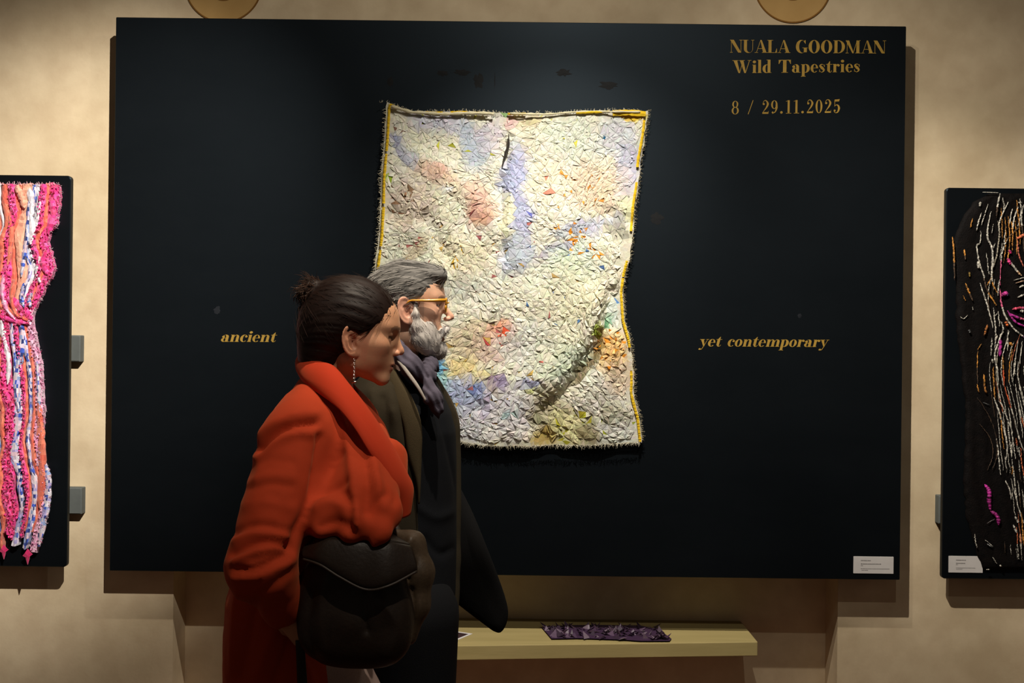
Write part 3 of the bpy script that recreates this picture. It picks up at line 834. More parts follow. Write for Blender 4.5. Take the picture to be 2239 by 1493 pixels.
SX, SY = tap_px(SU, SV); SO = cloth_off(SX, SY); SCOL = s2l(np.clip(tap_colour(SX, SY, nrg, .3), 0, 252))
for k in range(1500):
    x, y, o = SX[k], SY[k], SO[k]; th = nrg.random() * 6.283; L = 3 + 5 * nrg.random(); w = L * .5
    dx, dy = math.cos(th), math.sin(th)
    small.add([W(x - dy * w, y + dx * w, DT - o - .003), W(x + dy * w, y - dx * w, DT - o - .003), W(x + dx * L, y + dy * L, DT - o - .005 - .004 * nrg.random()), W(x + dx * L * .5, y + dy * L * .5, DT - o - .003)], FF, SCOL[k])
tag(small.build('fabric_flap_small', M_CLOTH, tap), kind='stuff')
# dark strip laid along the seam, its colour standing for shade in the slit
P = catmull([(1112, 292), (1112, 318), (1105, 335), (1101, 355)], 5); mb = MB()
rows = [(p[0], p[1], w) for p, w in zip(P, np.concatenate((np.linspace(.4, 3.2, 8), np.linspace(3.2, .4, len(P) - 8))))]
M_SEAM_SHADE = new_mat('seam_shade', lin(52, 48, 44), 0.95, 0.05)
for i in range(len(rows) - 1):
    (x0, y0, w0), (x1, y1, w1) = rows[i], rows[i + 1]
    mb.hexa([W(x0 - w0, y0, DT - .010), W(x0 + w0, y0, DT - .010), W(x1 + w1, y1, DT - .010), W(x1 - w1, y1, DT - .010), W(x0 - w0, y0, DT - .022), W(x0 + w0, y0, DT - .022), W(x1 + w1, y1, DT - .022), W(x1 - w1, y1, DT - .022)])
mb.build('seam', M_SEAM_SHADE, tap)

# edge binding, cord along the head, fray
M_BIND = noise_mat('yellow_binding', lin(214, 172, 20), lin(236, 198, 48), 120, 0.8, 0.2, bump=0.3)
def ribbon(name, pts, wpx, lift, mat, parent, dd, th=0.0025, seed=0, smooth=False):
    P = catmull(pts, 6)
    mb = MB(); rows = []
    rg = np.random.default_rng(seed)
    for i, p in enumerate(P):
        t = P[min(i + 1, len(P) - 1)] - P[max(i - 1, 0)]
        t = t / (np.linalg.norm(t) + 1e-9); nn = np.array((-t[1], t[0]))
        w = wpx * (0.8 + 0.4 * rg.random()) / 2
        o = float(tap_off(np.array([p[0]]), np.array([p[1]]))[0]) if dd is DT else 0.0
        l = o + lift + 0.002 * rg.random()
        q0, q1 = p + nn * w, p - nn * w
        rows.append((W(q0[0], q0[1], dd - l), W(p[0], p[1], dd - l - th), W(q1[0], q1[1], dd - l), W(p[0], p[1], dd - l + 0.002)))
    V = [v for r in rows for v in r]
    F = []
    for i in range(len(rows) - 1):
        for k in range(4):
            F.append((i * 4 + k, i * 4 + (k + 1) % 4, (i + 1) * 4 + (k + 1) % 4, (i + 1) * 4 + k))
    F += [(3, 2, 1, 0), tuple((len(rows) - 1) * 4 + k for k in range(4))]
    return obj(name, V, F, mat, parent, smooth=smooth)


def edge_run(fn, y0, y1, dx, n=7): return [(fn(y) + dx, y) for y in np.linspace(y0, y1, n)]
k = 0
for y0, y1 in ((228, 330), (336, 400), (400, 445), (452, 538), (546, 640), (650, 760)):
    k += 1; ribbon('edge_binding', edge_run(t_left, y0, y1, 6), 5.5, 0.010, M_BIND, tap, DT, seed=k)
for y0, y1, dx in ((262, 365, -6), (398, 505, -5), (570, 605, -4), (608, 700, -4), (700, 760, -4), (810, 905, -6), (905, 966, -5)):
    k += 1; ribbon('edge_binding', edge_run(t_right, y0, y1, dx), 5.5, 0.010, M_BIND, tap, DT, seed=k)
for x0, x1 in ((852, 868), (930, 968), (985, 1022), (1032, 1068), (1110, 1150), (1260, 1330)):
    k += 1; ribbon('edge_binding', [(x, t_top(x) + 2) for x in np.linspace(x0, x1, 4)], 5, 0.010, M_BIND, tap, DT, seed=k)
ribbon('edge_binding', [(1340, 247), (1375, 246), (1412, 249)], 12, 0.012, M_BIND, tap, DT, seed=77)
M_CORD = noise_mat('cream_cord', lin(206, 196, 160), lin(224, 214, 180), 80, 0.9, 0.2, bump=0.4)
mb = MB()
P = [W(x, t_top(x) + 4 + 1.5 * math.sin(x / 25), DT - 0.014 - 0.004 * math.sin(x / 40)) for x in np.linspace(856, 1080, 40)]
mb.tube(P, [0.006 + 0.0015 * math.sin(i * 1.3) for i in range(40)], 8)
mb.build('rolled_hem', M_CORD, tap, smooth=True)
mb = MB()
P = [W(x, t_top(x) + 1.5 + 1.5 * math.sin(x / 30), DT - 0.014 - 0.003 * math.sin(x / 35)) for x in np.linspace(1115, 1400, 44)]
mb.tube(P, [0.0035 + 0.0008 * math.sin(i * 1.1) for i in range(44)], 8)
mb.build('rolled_hem', M_CORD, tap, smooth=True)
mb = MB()
rg = np.random.default_rng(4)
def fray(p, ang, ln, col, dd, mb=mb):
    th = math.radians(ang + rg.normal() * 35); l = ln * (0.4 + rg.random())
    q = (p[0] + math.cos(th) * l, p[1] + math.sin(th) * l); h = ((p[0] + q[0]) / 2 + rg.normal() * 1.5, (p[1] + q[1]) / 2 + rg.normal() * 1.5)
    o = 0.004 + 0.006 * rg.random()
    mb.tube([W(p[0], p[1], dd - o), W(h[0], h[1], dd - o - 0.003), W(q[0], q[1], dd - o - 0.004 * rg.random())], [0.0011, 0.0009, 0.0004], 3, col, cap=False)
for y in np.linspace(240, 960, 330):
    c = s2l(np.array((200, 190, 160)) * (0.7 + 0.4 * rg.random()))
    fray((t_left(y), y), 180, 7, c, DT); fray((t_right(y), y), 0, 6, c, DT)
for x in np.linspace(830, 1400, 420):
    c = s2l(np.array((210, 202, 176)) * (0.7 + 0.4 * rg.random()))
    fray((x, t_bot(x) - 2), 90, 9, c, DT)
    if rg.random() < 0.4: fray((x, t_top(x)), -90, 5, c, DT)
tag(mb.build('frayed_thread', M_CLOTH, tap), kind='stuff')

# ------------------------------------------------------------------ pink strip artwork at the left
M_STRIP = vc_mat('strip_cloth', rough=0.75, spec=0.25, bump=0.3, bump_scale=260, var=0.12, sheen=0.3)
l_right = interp_poly([(131, 402), (129, 450), (124, 492), (108, 510), (104, 528), (112, 555), (120, 585), (113, 605), (100, 625), (88, 655), (72, 684), (70, 700), (78, 740), (90, 790), (92, 840), (96, 900), (91, 960), (96, 1012), (107, 1040), (105, 1095), (101, 1130), (90, 1165), (82, 1200)], 1)
XC = -28.0
DLS = DL - 0.012
la = empty('strip_artwork', tuple(W(XC, 1200, DLS)))
tag(la, 'pink and coral textile of ruffled strips on the left black panel, pinched at the waist', 'textile artwork')
PAL = {'P': [(240, 70, 152), (234, 56, 140), (216, 44, 116), (242, 100, 168), (232, 80, 130)],
       'O': [(226, 116, 92), (214, 100, 80), (232, 130, 104)],
       'B': [(222, 214, 226), (228, 222, 232), (62, 92, 196), (212, 196, 214), (176, 166, 216), (150, 170, 216), (226, 196, 208), (36, 52, 120)],
       'W': [(232, 226, 232), (222, 214, 224), (240, 236, 240)],
       'S': [(242, 178, 150), (238, 166, 138)],
       'L': [(236, 172, 204), (228, 150, 190), (240, 190, 214)]}
SEQ = [(1.00, .86, 'P'), (.86, .80, 'O'), (.80, .72, 'P'), (.72, .66, 'W'), (.66, .60, 'B'), (.60, .47, 'S'), (.47, .38, 'O'), (.38, .28, 'P'), (.28, .20, 'O'), (.20, .15, 'W'), (.15, .03, 'O'), (.03, -.04, 'O'), (-.04, -.16, 'P'), (-.16, -.22, 'B'), (-.22, -.36, 'P'), (-.36, -.44, 'S'), (-.44, -.58, 'P'), (-.58, -.64, 'B'), (-.64, -.78, 'P'), (-.78, -.86, 'O'), (-.86, -1.0, 'P')]
SEQ_LOW = ['L', 'O', 'B', 'O', 'P', 'B', 'P', 'P', 'O', 'B', 'O', 'O', 'P', 'B', 'P', 'O', 'P', 'B', 'P', 'O', 'L']
rg = np.random.default_rng(8)
spikes = MB()
DARKF = 0.55
def strip_x(t, y):
    squeeze = 1.0
    return XC + (l_right(y) - XC) * t + 7 * math.sin(y / 37.0 + t * 5) * (1 - abs(t)) + 3 * math.sin(y / 13.0 + t * 9) * (1 - abs(t))
for part_i, (ya, yb) in enumerate(((402, 700), (672, 1205))):
    for si, (t1, t0, kind) in enumerate(SEQ):
        if part_i == 1: kind = SEQ_LOW[si]
        ye = yb
        if part_i == 1: ye = yb + rg.uniform(-45, 5)
        rows = int((ye - ya) / 7)
        V = []; F = []; CC = []
        nc = 5
        for r in range(rows + 1):
            y = ya + (ye - ya) * r / rows
            ph = si * 1.7 + part_i
            ww = 1.0 + 0.25 * math.sin(y / 41 + ph) + 0.15 * math.sin(y / 17 + ph * 2)
            if kind in 'BW': ww *= 0.95 + 0.5 * math.sin(y / 55 + ph * 3)
            ww = max(ww, 0.35)
            tm, hw = (t0 + t1) / 2, (t1 - t0) / 2 * min(ww, 1.45)
            if si == 0: tm, hw = (t0 + 1.0) / 2, (1.0 - t0) / 2
            for c in range(nc):
                s = -1 + 2 * c / (nc - 1)
                arch = (1 - s * s) * (0.008 if kind in 'PL' else 0.005) + (0.005 if kind in 'PL' else 0.003)
                jit = 0.0045 if kind in 'PL' else 0.0018
                x = strip_x(tm + hw * s, y) + rg.normal() * (1.0 if kind in 'PL' else 0.4)
                V.append(W(x, y + rg.normal() * 1.6, DLS - arch - rg.random() * jit - 0.004 * (si % 3)))
            if r < rows:
                band = PAL[kind][rg.integers(len(PAL[kind]))]
                for c in range(nc - 1):
                    i = r * nc + c
                    F.append((i, i + nc, i + nc + 1, i + 1))
                    cc = np.array(band if kind not in 'B' or rg.random() < 0.5 else PAL['B'][rg.integers(len(PAL['B']))], float)
                    if kind == 'P' and rg.random() < 0.4: cc = np.array(PAL['P'][rg.integers(5)], float)
                    CC.append(s2l(np.clip(cc * (0.88 + 0.2 * rg.random()), 0, 255)))
                if kind in 'PL' and ya + 5 < y:
                    for q in range(3):
                        s = rg.uniform(-.9, .9); x = strip_x(tm + hw * s, y); th = rg.random() * 6.28; L = rg.uniform(2.5, 6)
                        o = 0.012 + (1 - s * s) * 0.006 + 0.004 * (si % 3)
                        a = W(x - math.sin(th) * L * .6, y + math.cos(th) * L * .6, DLS - o); b = W(x + math.sin(th) * L * .6, y - math.cos(th) * L * .6, DLS - o)
                        cpt = W(x + math.cos(th) * L, y + math.sin(th) * L, DLS - o - 0.003 - rg.random() * 0.008); mpt = W(x + math.cos(th) * L * .5, y + math.sin(th) * L * .5, DLS - o - 0.001)
                        spikes.add((a, b, cpt, mpt), FF, s2l(np.array(PAL[kind][rg.integers(len(PAL[kind]))]) * (0.85 + 0.2 * rg.random())))
        nb = len(V)
        V2 = V + [np.array((v[0], -GL - 0.0015, v[2])) for v in V]
        F2 = list(F)
        for r in range(rows):
            for c in (0, nc - 1):
                i = r * nc + c; F2.append((i, i + nb, i + nc + nb, i + nc) if c == 0 else (i, i + nc, i + nc + nb, i + nb)); CC.append(CC[r * (nc - 1)] * 0.9)
        for r in (0, rows):
            for c in range(nc - 1):
                i = r * nc + c; F2.append((i, i + 1, i + 1 + nb, i + nb)); CC.append(CC[min(r, rows - 1) * (nc - 1)] * 0.9)
        obj('fabric_strip', V2, F2, M_STRIP, la, cols=CC)
tag(spikes.build('ruffle', M_STRIP, la), kind='stuff')
# strips wound across the waist and patches lying over the others
def band(pts, wpx, kind, lift):
    P = catmull(pts, 7); n = len(P); nc = 5; V = []; F = []; CC = []
    for r in range(n):
        t = P[min(r + 1, n - 1)] - P[max(r - 1, 0)]; t = t / (np.linalg.norm(t) + 1e-9); nn = np.array((-t[1], t[0]))
        w = wpx / 2 * (0.75 + 0.35 * rg.random()) * min(1, .3 + 4 * min(r, n - 1 - r) / n)
        for c in range(nc):
            s_ = -1 + 2 * c / (nc - 1); q = P[r] + nn * s_ * w + rg.normal(size=2) * .5
            V.append(W(q[0], q[1], DLS - lift - (1 - s_ * s_) * .006 - rg.random() * .0025))
    for r in range(n - 1):
        base = PAL[kind][rg.integers(len(PAL[kind]))]
        for c in range(nc - 1):
            i = r * nc + c; F.append((i, i + nc, i + nc + 1, i + 1))
            cc = np.array(base if kind != 'B' or rg.random() < .5 else PAL['B'][rg.integers(8)], float)
            CC.append(s2l(np.clip(cc * (.9 + .15 * rg.random()), 0, 255)))
    nb = len(V); V += [v + np.array((0, .005, 0)) for v in V]
    for r in range(n - 1):
        for c in (0, nc - 1):
            i = r * nc + c; F.append((i, i + nb, i + nc + nb, i + nc) if c == 0 else (i, i + nc, i + nc + nb, i + nb)); CC.append(CC[r * (nc - 1)] * .9)
    obj('wound_strip', V, F, M_STRIP, la, cols=CC)
for (p, w, kd, lf_) in (([(-70, 610), (-20, 632), (16, 650), (52, 676), (70, 700)], 17, 'P', .016), ([(-70, 640), (-14, 660), (24, 682), (60, 700)], 13, 'O', .017), ([(-60, 668), (-10, 688), (26, 700), (64, 708)], 12, 'P', .018),
                        ([(8, 600), (4, 640), (14, 676), (34, 700)], 9, 'L', .021), ([(30, 610), (24, 650), (32, 684), (46, 694)], 8, 'O', .022), ([(52, 618), (46, 650), (52, 672)], 9, 'B', .022), ([(70, 640), (62, 655), (66, 672)], 9, 'B', .021), ([(86, 560), (80, 600), (88, 618)], 9, 'W', .016), ([(100, 545), (94, 575), (104, 600)], 11, 'P', .016),
                        ([(99, 1016), (105, 1050), (103, 1095), (94, 1140), (84, 1195)], 15, 'B', .014), ([(84, 880), (90, 960), (92, 1040), (86, 1110)], 17, 'O', .015), ([(62, 440), (60, 500), (52, 560), (46, 605)], 9, 'B', .018), ([(66, 470), (70, 505), (66, 535)], 15, 'W', .019), ([(64, 412), (68, 445), (66, 475)], 14, 'W', .019), ([(36, 405), (46, 430), (54, 455)], 15, 'S', .018), ([(88, 440), (84, 470), (80, 495)], 11, 'W', .017), ([(112, 430), (116, 470), (104, 510)], 14, 'P', .016), ([(20, 470), (24, 520), (16, 580)], 12, 'O', .016), ([(2, 700), (8, 740), (18, 790), (16, 840)], 12, 'W', .017), ([(48, 720), (44, 780), (36, 840), (40, 900)], 14, 'B', .016), ([(80, 790), (84, 850), (86, 905)], 9, 'B', .016)):
    band(p, w, kd, lf_)
# pointed tags hanging at the foot, loose threads
for cx, cy, s in ((60, 1215, 13), (8, 1205, 12), (-40, 1212, 12), (-90, 1206, 12)):
    mb = MB(); pts = [(0, -14), (6, -6), (10, -3), (4, 2), (3, 8), (0, 18), (-3, 8), (-4, 3), (-10, 0), (-5, -6)]
    fr = [W(cx + a * s / 12, cy + b * s / 12, DLS - 0.016 - 0.004 * (k % 2)) for k, (a, b) in enumerate(pts)]
    bk = [p + np.array((0, 0.004, 0)) for p in fr]
    n = len(pts); cpt = W(cx, cy, DLS - 0.022)
    mb.add(fr + bk + [cpt], [(k, (k + 1) % n, 2 * n) for k in range(n)] + [tuple(range(n, 2 * n))] + [(k, k + n, (k + 1) % n + n, (k + 1) % n) for k in range(n)], s2l((212, 40, 104)))
    mb.build('pointed_tag', M_STRIP, la)
mb = MB()
for y in np.linspace(405, 1190, 260):
    c = s2l(((232, 190, 205), (230, 90, 150), (220, 210, 215))[rg.integers(3)])
    fray((l_right(y) - 1, y), 0, 7, c, DLS - 0.008, mb)
for x in np.linspace(-160, 130, 90): fray((x, 404), -90, 6, s2l((232, 180, 190)), DLS - 0.008, mb)
tag(mb.build('loose_thread', M_STRIP, la), kind='stuff')

# ------------------------------------------------------------------ black strand artwork at the right
M_STRAND = vc_mat('strand_cloth', rough=0.6, spec=0.4, bump=0.4, bump_scale=300, var=0.25)
M_BLACKCLOTH = noise_mat('black_cloth', (0.0025, 0.0020, 0.0020, 1), (0.006, 0.0042, 0.0038, 1), 60, 0.7, 0.10, bump=0.5, bump_scale=200)
DRS = DR - 0.006
r_left = interp_poly([(2165, 424), (2128, 440), (2104, 480), (2086, 520), (2084, 560), (2092, 640), (2092, 720), (2102, 800), (2112, 880), (2112, 960), (2108, 1060), (2112, 1120), (2126, 1170), (2136, 1210), (2152, 1246)], 1)
ra = empty('strand_artwork', tuple(W(2300, 1246, DRS)))
tag(ra, 'black textile with white, orange and magenta wavy strands on the right black panel', 'textile artwork')
rg = np.random.default_rng(12)
nx, ny = 40, 90; V = []; F = []
for j in range(ny + 1):
    y = 423 + (1246 - 423) * j / ny
    x0 = r_left(y) + rg.normal() * 1.2; x1 = 4600 - r_left(y)
    for i in range(nx + 1):
        x = x0 + (x1 - x0) * i / nx
        o = 0.004 + 0.006 * abs(math.sin(i * 0.95 + 1.2 * math.sin(y / 110))) + 0.0012 * rg.random()
        if i in (0, nx) or j in (0, ny): o = 0.002
        V.append(W(x, y, DRS - o))
for j in range(ny):
    for i in range(nx):
        a = j * (nx + 1) + i; F.append((a, a + nx + 1, a + nx + 2, a + 1))
nb = len(V); BV = [np.array((v[0], -GR - 0.001, v[2])) for v in V]
rim = list(range(nx + 1)) + [(j + 1) * (nx + 1) - 1 for j in range(1, ny + 1)] + [ny * (nx + 1) + i for i in range(nx - 1, -1, -1)] + [j * (nx + 1) for j in range(ny - 1, 0, -1)]
F += [(rim[k], rim[(k + 1) % len(rim)], rim[(k + 1) % len(rim)] + nb, rim[k] + nb) for k in range(len(rim))]
obj('cloth', V + BV, F, M_BLACKCLOTH, ra, smooth=True)


def c7(X, Y): return (2039 + X / 3.32, 390 + Y / 3.318)
def c8(X, Y): return (2039 + X / 2.765, 840 + Y / 2.765)
WHT, ORG, PNK, MAG, BRN = (206, 200, 186), (206, 140, 60), (222, 100, 140), (190, 50, 150), (86, 66, 50)
STR = [  # crop, points, width px, colours
    (7, [(360, 100), (480, 104)], 2.2, [WHT]), (7, [(490, 110), (472, 200), (465, 285)], 5, [WHT, BRN]), (7, [(425, 240), (405, 340), (400, 430), (430, 500), (436, 600), (430, 700), (440, 770), (470, 830)], 5.5, [WHT, WHT, WHT, WHT, ORG]),
    (7, [(350, 380), (345, 470), (322, 490), (340, 610), (370, 700), (390, 790), (420, 850), (465, 920)], 4.5, [WHT, WHT, WHT, BRN, ORG]), (7, [(355, 250), (330, 330), (320, 380)], 4, [WHT]), (7, [(350, 170), (346, 205)], 7, [WHT]),
    (7, [(345, 760), (378, 860), (405, 940), (440, 1090)], 4, [WHT]), (7, [(550, 170), (512, 250), (485, 330), (490, 430)], 4, [WHT]), (7, [(580, 220), (558, 330)], 4, [WHT]), (7, [(622, 200), (592, 300), (582, 380)], 4.5, [WHT]), (7, [(664, 190), (632, 300), (620, 360)], 4.5, [WHT]), (7, [(620, 175), (645, 178)], 5, [WHT]),
    (7, [(404, 185), (380, 260), (355, 340)], 2.5, [WHT]), (7, [(390, 540), (405, 650), (412, 700)], 3, [WHT]), (7, [(440, 330), (430, 400)], 2, [WHT]), (7, [(530, 370), (520, 470), (525, 540)], 2.8, [WHT, BRN]), (7, [(455, 470), (440, 510)], 2.5, [WHT]), (7, [(440, 580), (436, 650)], 9, [WHT]), (7, [(330, 600), (335, 655)], 7, [WHT]),
    (7, [(700, 330), (640, 350), (590, 390), (545, 440), (505, 540), (497, 640), (490, 780)], 3.6, [BRN, BRN, WHT, PNK]), (7, [(490, 800), (500, 900), (530, 1000), (590, 1090), (664, 1150), (740, 1180)], 5, [PNK, WHT, WHT, (160, 120, 160)]),
    (7, [(618, 430), (625, 540), (660, 640)], 4, [(200, 110, 90)]), (7, [(560, 600), (612, 670), (645, 705)], 6, [WHT, (210, 170, 130)]), (7, [(612, 440), (664, 410), (720, 405)], 9, [(226, 120, 80)]), (7, [(590, 740), (664, 720), (720, 722)], 3, [WHT]), (7, [(600, 760), (664, 742)], 3, [(200, 160, 130)]), (7, [(620, 862), (664, 845), (700, 840)], 6, [WHT]), (7, [(630, 790), (664, 776)], 5, [WHT]),
    (7, [(580, 950), (640, 940), (700, 950)], 8, [(226, 80, 110), PNK]), (7, [(560, 980), (620, 1010), (690, 1030)], 7, [MAG, PNK]), (7, [(545, 960), (600, 1040), (690, 1080)], 6, [MAG]), (7, [(500, 850), (540, 830)], 13, [(206, 60, 150)]), (7, [(535, 850), (548, 835)], 7, [(120, 110, 170)]), (7, [(545, 580), (570, 630)], 8, [(214, 60, 130)]), (7, [(555, 520), (570, 545)], 7, [(224, 60, 130)]), (7, [(640, 960), (664, 968)], 8, [WHT]),
    (7, [(500, 1040), (512, 1100), (482, 1180), (452, 1280), (470, 1390), (480, 1500)], 5, [WHT, WHT, WHT, WHT]), (7, [(492, 1160), (490, 1290)], 9, [MAG]), (7, [(508, 1290), (515, 1380), (520, 1500)], 4.5, [ORG, (206, 90, 50)]), (7, [(550, 1100), (545, 1250)], 4, [WHT]), (7, [(582, 1240), (560, 1350), (555, 1480)], 3, [ORG]), (7, [(622, 1170), (592, 1400), (580, 1480)], 3, [WHT]), (7, [(652, 1180), (622, 1450)], 3, [WHT, BRN]), (7, [(560, 1190), (580, 1215)], 7, [ORG]), (7, [(530, 1040), (545, 1075)], 7, [(220, 110, 50)]), (7, [(470, 1140), (455, 1180)], 5, [WHT]), (7, [(430, 1310), (440, 1340)], 5, [WHT]),
    (7, [(145, 425), (152, 500), (157, 600), (160, 740)], 5, [ORG, ORG, BRN]), (7, [(230, 515), (240, 590)], 5, [ORG, BRN]), (7, [(238, 760), (268, 830), (295, 890)], 5, [ORG, BRN]), (7, [(265, 680), (272, 715)], 5, [(150, 120, 50)]), (7, [(330, 1250), (325, 1360), (330, 1500)], 3, [ORG, BRN]), (7, [(372, 1420), (380, 1500)], 5, [ORG]), (7, [(400, 1060), (375, 1140)], 6, [(180, 110, 50)]), (7, [(355, 1200), (330, 1240)], 3, [ORG]), (7, [(290, 290), (275, 360)], 3, [ORG]), (7, [(200, 1000), (225, 1018), (255, 990)], 2, [WHT]), (7, [(222, 850), (240, 890)], 2, [ORG]), (7, [(450, 1000), (470, 980)], 2.5, [WHT]), (7, [(265, 1100), (275, 1120)], 6, [(90, 90, 90)]), (7, [(290, 930), (295, 955)], 2, [WHT]), (7, [(440, 700), (395, 775)], 2.5, [ORG]), (7, [(410, 840), (465, 925)], 4, [ORG]),
    (8, [(370, 80), (400, 160), (430, 260), (452, 370), (445, 460)], 5, [WHT]), (8, [(395, 0), (412, 100), (445, 190), (485, 290)], 3.5, [WHT, WHT]), (8, [(432, 0), (462, 100), (492, 200), (525, 330), (560, 420)], 4, [(210, 100, 60), WHT, WHT]), (8, [(500, 0), (520, 120), (552, 250), (600, 330)], 3.5, [WHT, (200, 110, 70)]), (8, [(525, 0), (553, 130)], 3, [WHT]), (8, [(478, 500), (484, 520), (480, 545)], 3, [ORG]), (8, [(440, 580), (470, 650), (475, 700)], 4, [WHT]), (8, [(475, 570), (505, 690), (535, 800), (560, 850)], 3, [WHT]), (8, [(488, 850), (510, 900)], 6, [WHT]), (8, [(500, 800), (520, 840)], 6, [WHT]), (8, [(530, 900), (538, 1000)], 6, [(220, 150, 110), WHT]), (8, [(522, 380), (528, 440)], 3, [WHT]), (8, [(480, 350), (478, 440)], 3, [WHT]),
    (8, [(318, 605), (342, 650), (342, 700), (350, 760)], 11, [MAG, (170, 40, 130)]), (8, [(350, 765), (392, 800), (400, 850)], 10, [(170, 40, 130)]), (8, [(255, 905), (262, 960), (270, 990)], 3, [WHT]), (8, [(318, 940), (365, 980)], 2, [WHT]), (8, [(330, 965), (360, 985)], 4, [(160, 160, 160)]), (8, [(365, 1045), (388, 1085)], 2.5, [WHT]), (8, [(325, 1120), (345, 1120)], 3, [WHT]), (8, [(410, 1095), (416, 1100)], 5, [WHT]), (8, [(435, 950), (440, 1020)], 1.6, [BRN]), (8, [(470, 970), (476, 1030)], 1.6, [WHT]), (8, [(505, 990), (515, 1060)], 1.6, [WHT]), (8, [(270, 80), (340, 190), (385, 320), (390, 430), (360, 520)], 2.5, [BRN]), (8, [(285, 240), (350, 330), (365, 430), (330, 520)], 2.5, [BRN]), (8, [(270, 0), (280, 50)], 4, [ORG]), (8, [(310, 0), (325, 55)], 6, [(170, 110, 50)]), (8, [(305, 110), (345, 125)], 2, [(110, 110, 110)]), (8, [(330, 840), (375, 815)], 1.8, [(120, 110, 110)]), (8, [(400, 100), (440, 160)], 2.5, [WHT]),
]
# fine parallel lines that follow the swing of the cloth from head to foot
def flow(k, y):
    x0 = 2176 + 7.2 * k
    sway = 17 * math.sin((y - 430) / 118.0 + 0.25) * math.exp(-((y - 650) / 330.0) ** 2) - 20 * math.exp(-((y - 800) / 70.0) ** 2) * (1 if k > 2 else .4) + 30 * max(0, (y - 780) / 450.0) ** 1.2
    push = -30 * math.exp(-((y - 640) / 85.0) ** 2) * max(0, 1 - k / 9) + (60 - 5 * k) * 0
    return x0 + sway + push
for k in range(0, 30):
    y = 432 + rg.uniform(0, 60)
    while y < 1210:
        l = rg.uniform(30, 130)
        if not (k < 15 and 520 < y < 720 and k > 2) and not (k < 3 and y > 1060):
            STR.append((0, [(flow(k, yy) + rg.normal() * .5, yy) for yy in np.linspace(y, min(y + l, 1225), 5)], rg.uniform(1.8, 4.2), [[WHT], [WHT], [WHT], [WHT, BRN], [ORG], [(170, 160, 140)], [(206, 110, 70), WHT]][rg.integers(7)]))
        y += l + rg.uniform(4, 46)
# more strands of the same kind past the edge of the picture, on the rest of the cloth
for q in range(20):
    x = rg.uniform(2390, 2500); y = rg.uniform(440, 1000); l = rg.uniform(80, 260)
    STR.append((0, [(x + 8 * math.sin((y + l * t) / 60 + q), y + l * t) for t in np.linspace(0, 1, 6)], rg.uniform(3, 5), [WHT, [ORG, PNK, WHT][q % 3]]))
for (cr_, pts, wpx, cols) in STR:
    pts = [c7(*p) if cr_ == 7 else c8(*p) if cr_ == 8 else p for p in pts]
    P = catmull(pts, 12 if len(pts) > 2 else 12); n = len(P)
    mb = MB(); ctr = [];  rad = []
    for i, p in enumerate(P):
        taper = min(1, 0.35 + 3 * min(i, n - 1 - i) / n)
        ctr.append(W(p[0] + rg.normal() * 0.45, p[1], DRS - 0.013 - 0.003 * rg.random())); rad.append(wpx / 2 * DR / FPX * taper * 0.85 * (0.75 + 0.35 * rg.random()))
    ci = np.linspace(0, len(cols) - 1e-6, n)
    mb.tube(ctr, rad, 6)
    for i in range(n - 1):
        c = np.array(cols[int(ci[i])], float) * (0.65 + 0.5 * rg.random())
        if wpx < 8 and rg.random() < 0.06: c = c * 0.5
        mb.c += [tuple(s2l(np.clip(c, 0, 255)))] * 6
    mb.c += [mb.c[0], mb.c[-1]]
    mb.build('strand', M_STRAND, ra, smooth=True)

# ------------------------------------------------------------------ shelf in the recess with the things on it
M_SHELF = noise_mat('pale_olive_wood', lin(166, 149, 98), lin(178, 160, 108), 5, 0.55, 0.3, stretch=(0.6, 6, 6), bump=0.05)
SB = W(1300, 1354, CAM_D + ND)          # back edge of the shelf top
SZ = SB[2]
def on_shelf(px, py, lift=0.0):
    """point of the shelf top seen at a pixel"""
    p1 = W(px, py, 1.0); c0 = np.array((0, -CAM_D, CAM_Z)); dv = p1 - c0
    t = (SZ + lift - CAM_Z) / dv[2]
    return c0 + dv * t
fr_r = on_shelf(1657, 1403); fr_l = on_shelf(1000, 1411.5)
sl = (fr_l[1] - fr_r[1]) / (fr_l[0] - fr_r[0])
SX1 = fr_r[0]; SX0 = -0.90
def fy(x): return fr_r[1] + sl * (x - fr_r[0])
T = 0.052
shelf = empty('wall_shelf', ((SX0 + SX1) / 2, ND, SZ - T))
tag(shelf, 'pale wooden shelf set in the recess under the large black panel', 'shelf')
mb = MB()
mb.hexa([(SX0, fy(SX0), SZ - T), (SX1, fy(SX1), SZ - T), (SX1, ND, SZ - T), (SX0, ND, SZ - T), (SX0, fy(SX0), SZ), (SX1, fy(SX1), SZ), (SX1, ND, SZ), (SX0, ND, SZ)])
o = mb.build('board', M_SHELF, shelf)
bv = o.modifiers.new('bevel', 'BEVEL'); bv.width = 0.003; bv.segments = 2
for x in (SX0 + 0.12, SX0 + 0.30):
    mb = MB(); mb.box((x - 0.02, -0.10, 0.0), (x + 0.02, -0.06, SZ - T)); mb.build('leg', M_SHELF, shelf)

